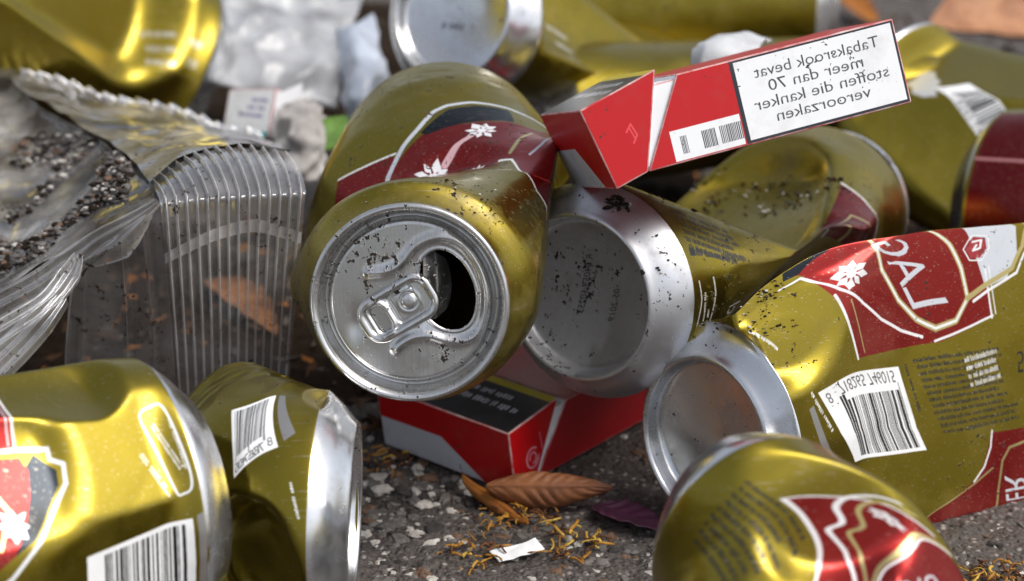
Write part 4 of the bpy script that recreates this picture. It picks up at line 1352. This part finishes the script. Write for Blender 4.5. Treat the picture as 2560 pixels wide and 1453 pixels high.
leaf('fallen_leaf', G(2330, 60, 25), G(2680, 130, 5), V(.1, .7, -.7), 26, .9, leaf_mat('dry_leaf_pale', (.40, .20, .10), (.24, .10, .05)), 'large blurred brown leaf in the top right corner', 6, 1.5, 4.0, 8)
leaf('fallen_leaf', P(800, 372, 800), P(868, 290, 815), V(.3, .6, -.7), 6, .6, green, 'small green leaf beside the greyish tissue', 4, .4, 5.0, 1)
leaf('fallen_leaf', G(520, 700, 6), G(690, 835, 3), V(.2, .8, -.6), 9, .9, leaf_mat('dry_leaf_russet', (.30, .13, .05), (.15, .06, .025)), 'russet leaf seen through the ribbed wall of the tray', 5, .8, 6.0, 2)
leaf('fallen_leaf', G(2080, -10, 8), G(2190, 60, 2), V(0, .9, -.4), 10, .7, orange, 'small rusty leaf on the ground at the top right', 4, .5, 7.0, 2)

shred_mat = plain('tobacco_shred', (.40, .20, .022), .6, .4, 160, .3, col2=(.13, .045, .014))
shred_dark = plain('dark_shred', (.12, .045, .015), .7, .4, 160, .3)
shred_pale = plain('pale_shred', (.52, .36, .07), .6, .4, 160, .3, col2=(.34, .17, .02))
def shreds(name, spots, label, n, seed):
    r = random.Random(seed); V_, F_ = [], []
    for _ in range(n):
        px, py, sx, sy = r.choice(spots)
        c = G(r.gauss(px, sx), r.gauss(py, sy), r.uniform(.6, 2.6))
        a = r.uniform(0, math.tau); Ln = r.uniform(1.5, 8) * r.uniform(.5, 1); w = r.uniform(.10, .42); bend = r.uniform(-1.9, 1.9); lift = r.uniform(0, 1.2) ** 2
        i0 = len(V_); q = c.copy()
        for k in range(9):
            t = k / 8
            d = np.array((math.cos(a + bend * t), math.sin(a + bend * t), 0)); s_ = np.array((-d[1], d[0], r.uniform(-.5, .9)))
            z = lift * math.sin(math.pi * t) * r.uniform(.8, 1.2)
            V_.append(q - s_ * w + (0, 0, z)); V_.append(q + s_ * w + (0, 0, z + .25))
            q = q + d * Ln / 8
        F_ += [(i0 + 2 * k, i0 + 2 * k + 1, i0 + 2 * k + 3, i0 + 2 * k + 2) for k in range(8)]
    o = obj(name, np.array(V_), F_, None, mats=[shred_mat, shred_dark, shred_pale], fmat=[random.Random(k // 8 + seed).choices((0, 1, 2), (5, 4, 2))[0] for k in range(len(F_))])
    md = o.modifiers.new('thickness', 'SOLIDIFY'); md.thickness = .0003
    return tag(o, label, kind='stuff')
shreds('tobacco_shreds', [(1180, 1375, 45, 18), (1230, 1310, 35, 16), (1330, 1300, 45, 14), (1170, 1400, 40, 16), (1400, 1335, 30, 14), (1410, 1385, 25, 14), (1480, 1355, 12, 10), (1300, 1285, 40, 10), (1290, 1270, 20, 12)], 'yellow and orange shreds of tobacco scattered on the asphalt', 130, 4)
shreds('tobacco_shreds', [(2500, 1432, 45, 14), (2430, 1445, 40, 10)], 'orange shreds on the asphalt in the lower right corner', 70, 5)
shreds('tobacco_shreds', [(40, 925, 40, 12), (790, 640, 20, 60), (960, 1160, 40, 20)], 'small orange leaf crumbs on the ground between the litter', 90, 6)

def patch(name, corners, n, mat, label, cat, amp, seed, thick=.3):
    a, b, c, d = [np.array(k) for k in corners]
    u = np.linspace(0, 1, n)[None, :, None]; v = np.linspace(0, 1, n)[:, None, None]
    S = (a * (1 - u) + b * u) * (1 - v) + (d * (1 - u) + c * u) * v
    S = folds(S, 7, amp, seed)
    o = obj(name, S.reshape(-1, 3), grid_faces(n, n), mat)
    md = o.modifiers.new('thickness', 'SOLIDIFY'); md.thickness = thick * MM
    return tag(o, label, cat)
patch('paper_scrap', [G(1222, 1378, 1.8), G(1338, 1346, 3.5), G(1362, 1372, 2.2), G(1248, 1404, 1.6)], 24, white_card, 'torn white paper scrap lying among the yellow shreds', 'paper', .7, 2.0)

def rock_verts(r, s, n1=7, n2=9):
    o = []
    a = [r.uniform(.65, 1.35), r.uniform(.65, 1.35), r.uniform(.5, 1.1)]
    q = Vector((r.uniform(-50, 50), r.uniform(-50, 50), 0))
    for i in range(n1):
        th = math.pi * i / (n1 - 1)
        for j in range(n2):
            ph = math.tau * j / n2
            d = Vector((math.sin(th) * math.cos(ph), math.sin(th) * math.sin(ph), math.cos(th)))
            k = 1 + .62 * noise.noise(d * 1.5 + q)
            o.append((d.x * a[0] * k * s, d.y * a[1] * k * s, d.z * a[2] * .6 * k * s))
    return np.array(o)
def stones(name, label, count, lo, hi, mats, seed, region):
    r = random.Random(seed); V_, F_, M_ = [], [], []
    gf = grid_faces(7, 9, True)
    for _ in range(count):
        px, py = r.uniform(region[0], region[2]), region[1] + (region[3] - region[1]) * r.random() ** .8
        s = lo + (hi - lo) * r.random() ** 4
        c = G(px, py, -1.15 - s * .12)
        v = rock_verts(r, s); a = r.uniform(0, math.tau)
        R_ = np.array(((math.cos(a), -math.sin(a), 0), (math.sin(a), math.cos(a), 0), (0, 0, 1)))
        F_.append(gf + len(V_) * 63); V_.append(v @ R_.T + c); M_ += [r.choices(range(len(mats)), [5, 4, 3, 2][:len(mats)])[0]] * len(gf)
    o = obj(name, np.concatenate(V_), np.concatenate(F_), None, mats=mats, fmat=M_, smooth=False)
    return tag(o, label, kind='stuff')
st_mats = [plain('stone_grey', (.16, .145, .135), .75, .4, 500, .3, bump=.4), plain('stone_dark', (.05, .045, .042), .8, .4, 500, .3, bump=.4),
           plain('stone_pale', (.50, .47, .43), .7, .3, 400, .3, bump=.3), plain('stone_rusty', (.17, .10, .065), .8, .4, 400, .3, bump=.4)]
stones('gravel', 'small stones set in the asphalt', 1500, .4, 3.2, st_mats, 3, (880, 1085, 1720, 1500))
stones('gravel', 'small stones in the asphalt behind and beside the cans', 350, .6, 3.0, st_mats, 5, (-60, 880, 640, 1120))
stones('gravel', 'small stones by the lower right corner', 180, .5, 2.6, st_mats, 6, (2250, 1290, 2640, 1500))
stones('gravel', 'coarse soil and stones far behind', 700, 1.0, 7.0, [st_mats[0], st_mats[1], st_mats[3]], 8, (-100, -40, 2660, 420))

def crumbs(name, label, pts, nrms, count, lo, hi, seed, mats):
    """grains of soil lying on a surface given by points and normals"""
    r = random.Random(seed); V_, F_, M_ = [], [], []
    gf = grid_faces(7, 9, True)
    for _ in range(count):
        k = r.randrange(len(pts)); s = lo + (hi - lo) * r.random() ** 3
        V_.append(rock_verts(r, s) + pts[k] + nrms[k] * s * .3 + np.array([r.uniform(-1, 1) for _ in range(3)]) * .6); F_.append(gf + len(V_[:-1]) * 63)
        M_ += [r.choices(range(len(mats)), [6, 5, 3, 2, 2][:len(mats)])[0]] * len(gf)
    o = obj(name, np.concatenate(V_), np.concatenate(F_), None, mats=mats, fmat=M_)
    return tag(o, label, kind='stuff')
soil = plain('soil', (.030, .020, .013), .95, .5, 700, .1, bump=.5)
nS = surf_normals(side_S); nS = np.where((nS @ UP)[..., None] < 0, -nS, nS)
sel = side_S[8:62, 10:80:1].reshape(-1, 3); seln = nS[8:62, 10:80].reshape(-1, 3)
rr_ = np.array([noise.noise(Vector(q / 22.0)) for q in sel])
crumbs('soil_crumbs', 'soil, grit and stones lying in the clear tray', sel[rr_ > .02], seln[rr_ > .02], 2600, .2, 1.5, 3, [st_mats[0], soil, st_mats[1], st_mats[2], st_mats[3]])

# dark patches of leaf bits; by the tray their darkness paints in litter shade
def mould(name, label, cx, cy, rx, ry, n, seed):
    r = random.Random(seed)
    a = np.linspace(0, math.tau, 90, endpoint=False); k = np.linspace(0, 1, 40)
    edge = 1 + .22 * np.sin(3 * a + seed) + .12 * np.sin(7 * a + 2 * seed) + .06 * np.sin(17 * a)
    x = cx + rx * k[:, None] * edge * np.cos(a); y = cy + ry * k[:, None] * edge * np.sin(a)
    z = (vnoise(x, y, 11, 4.0) * 3.4 + vnoise(x, y, 12, 1.7) * 1.6 + vnoise(x, y, 13, 14.0) * 5) * np.clip((1 - k[:, None]) * 4, 0, 1) - 1.6
    V_ = [np.stack([x, y, z], -1).reshape(-1, 3)]; F_ = [grid_faces(40, 90, True)]; M_ = [0] * len(F_[0]); o = 3600
    for _ in range(n):
        t = math.sqrt(r.random()); b = r.uniform(0, math.tau)
        c = np.array((cx + rx * t * math.cos(b), cy + ry * t * math.sin(b), r.uniform(2, 6) * (1.1 - t) + .6))
        d = nrm(np.array((r.gauss(0, 1), r.gauss(0, 1), r.gauss(0, .35)))); e = nrm(np.cross(d, (r.gauss(0, .5), r.gauss(0, .5), 1)))
        l, w = r.uniform(1.2, 5.5), r.uniform(.5, 2.2)
        h = np.cross(d, e) * r.uniform(-.8, .8)
        V_.append(np.array([c - d * l, c - e * w + h, c + d * l, c + e * w + h])); F_.append(np.array([[0, 1, 2, 3]]) + o); o += 4
        M_.append(r.choices((0, 1, 2, 3), (4, 3, 2, 1))[0])
    ob = obj(name, np.concatenate(V_), np.concatenate(F_), None, mats=[soil_shade, brown_dead, grey_dead, orange], fmat=M_, smooth=True)
    return tag(ob, label, kind='stuff')
soil_shade = plain('mould_and_shade', (.030, .019, .012), .95, .4, 300, .1, bump=.6)
brown_dead = plain('dead_leaf', (.11, .055, .025), .8, .4, 200, .2, bump=.4)
grey_dead = plain('grey_dead_leaf', (.13, .11, .09), .85, .4, 200, .2, bump=.4)
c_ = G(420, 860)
mould('mould_and_shade', 'dark ground patch as painted shade with dead leaf bits behind and under the clear tray', c_[0], c_[1] + 15, 125, 110, 1500, 1.0)
c_ = G(1500, 700)
mould('mould_and_shade', 'dark ground patch with dead leaf bits between the cans in the middle of the heap', c_[0] + 10, c_[1] + 40, 130, 110, 900, 2.0)
c_ = G(1250, 200)
mould('mould_and_shade', 'dark leaf mould and dead leaf bits behind the heap', c_[0], c_[1], 330, 150, 1500, 3.0)

def project(X):
    d = X - CAMP; z = d @ FW
    return 1280 + (d @ RT) / z * FPX, 726.5 - (d @ UP) / z * FPX, z
def soil_on(form, px, py, rx, ry, count, lo, hi, seed, label, mats=None):
    """grains of soil stuck to the side of a can where the photograph shows them"""
    vv = np.concatenate([np.interp(np.arange(0, 5, .5), np.arange(len(PROF_BASE)), [k[0] for k in PROF_BASE]), np.arange(10, 160, 1.0)])
    rr = np.concatenate([np.interp(np.arange(0, 5, .5), np.arange(len(PROF_BASE)), [k[1] for k in PROF_BASE]), body_r(np.arange(10, 160, 1.0))])
    ph = np.arange(0, 360, 1.2) * math.pi / 180
    S = form.pos(vv[:, None], rr[:, None] * np.cos(ph), rr[:, None] * np.sin(ph))
    n = surf_normals(S)
    c = form.pos(vv[:, None], 0 * np.cos(ph), 0 * np.sin(ph))
    n = np.where(((n * (S - c)).sum(-1) < 0)[..., None], -n, n)
    x, y, z = project(S)
    k = (((x - px) / rx) ** 2 + ((y - py) / ry) ** 2 < 1) & (((S - CAMP) * n).sum(-1) < 0)
    pts, nr = S[k], n[k]
    if len(pts) < 3: return
    w = np.array([noise.noise(Vector(p / 4.0)) for p in pts])
    sel = w > np.percentile(w, 45)
    crumbs('soil_crumbs', label, pts[sel], nr[sel], count, lo, hi, seed, mats or [soil, soil, st_mats[1], brown_dead, st_mats[2]])
soil_on(CANS['middle'], 1532, 522, 42, 26, 60, .2, 1.3, 21, 'black soil clump on the silver shoulder of the soiled can')
soil_on(CANS['middle'], 1600, 640, 70, 90, 26, .1, .5, 22, 'specks of soil on the silver shoulder of the soiled can')
soil_on(CANS['middle'], 1880, 480, 260, 60, 420, .1, .8, 23, 'soil and dead leaf bits lying in the crushed hollow of the soiled can')
soil_on(CANS['barcode'], 1860, 770, 150, 80, 330, .07, .55, 24, 'soil specks along the upper edge of the barcode can')
soil_on(CANS['centre'], 1150, 510, 130, 60, 90, .08, .5, 25, 'soil specks on the gold shoulder of the opened can')

soil_on(CANS['barcode'], 1700, 890, 110, 70, 70, .06, .35, 26, 'fine soil specks on the silver base of the barcode can')
soil_on(CANS['centre'], 1060, 470, 240, 60, 60, .06, .4, 27, 'fine soil specks on the top of the opened can')
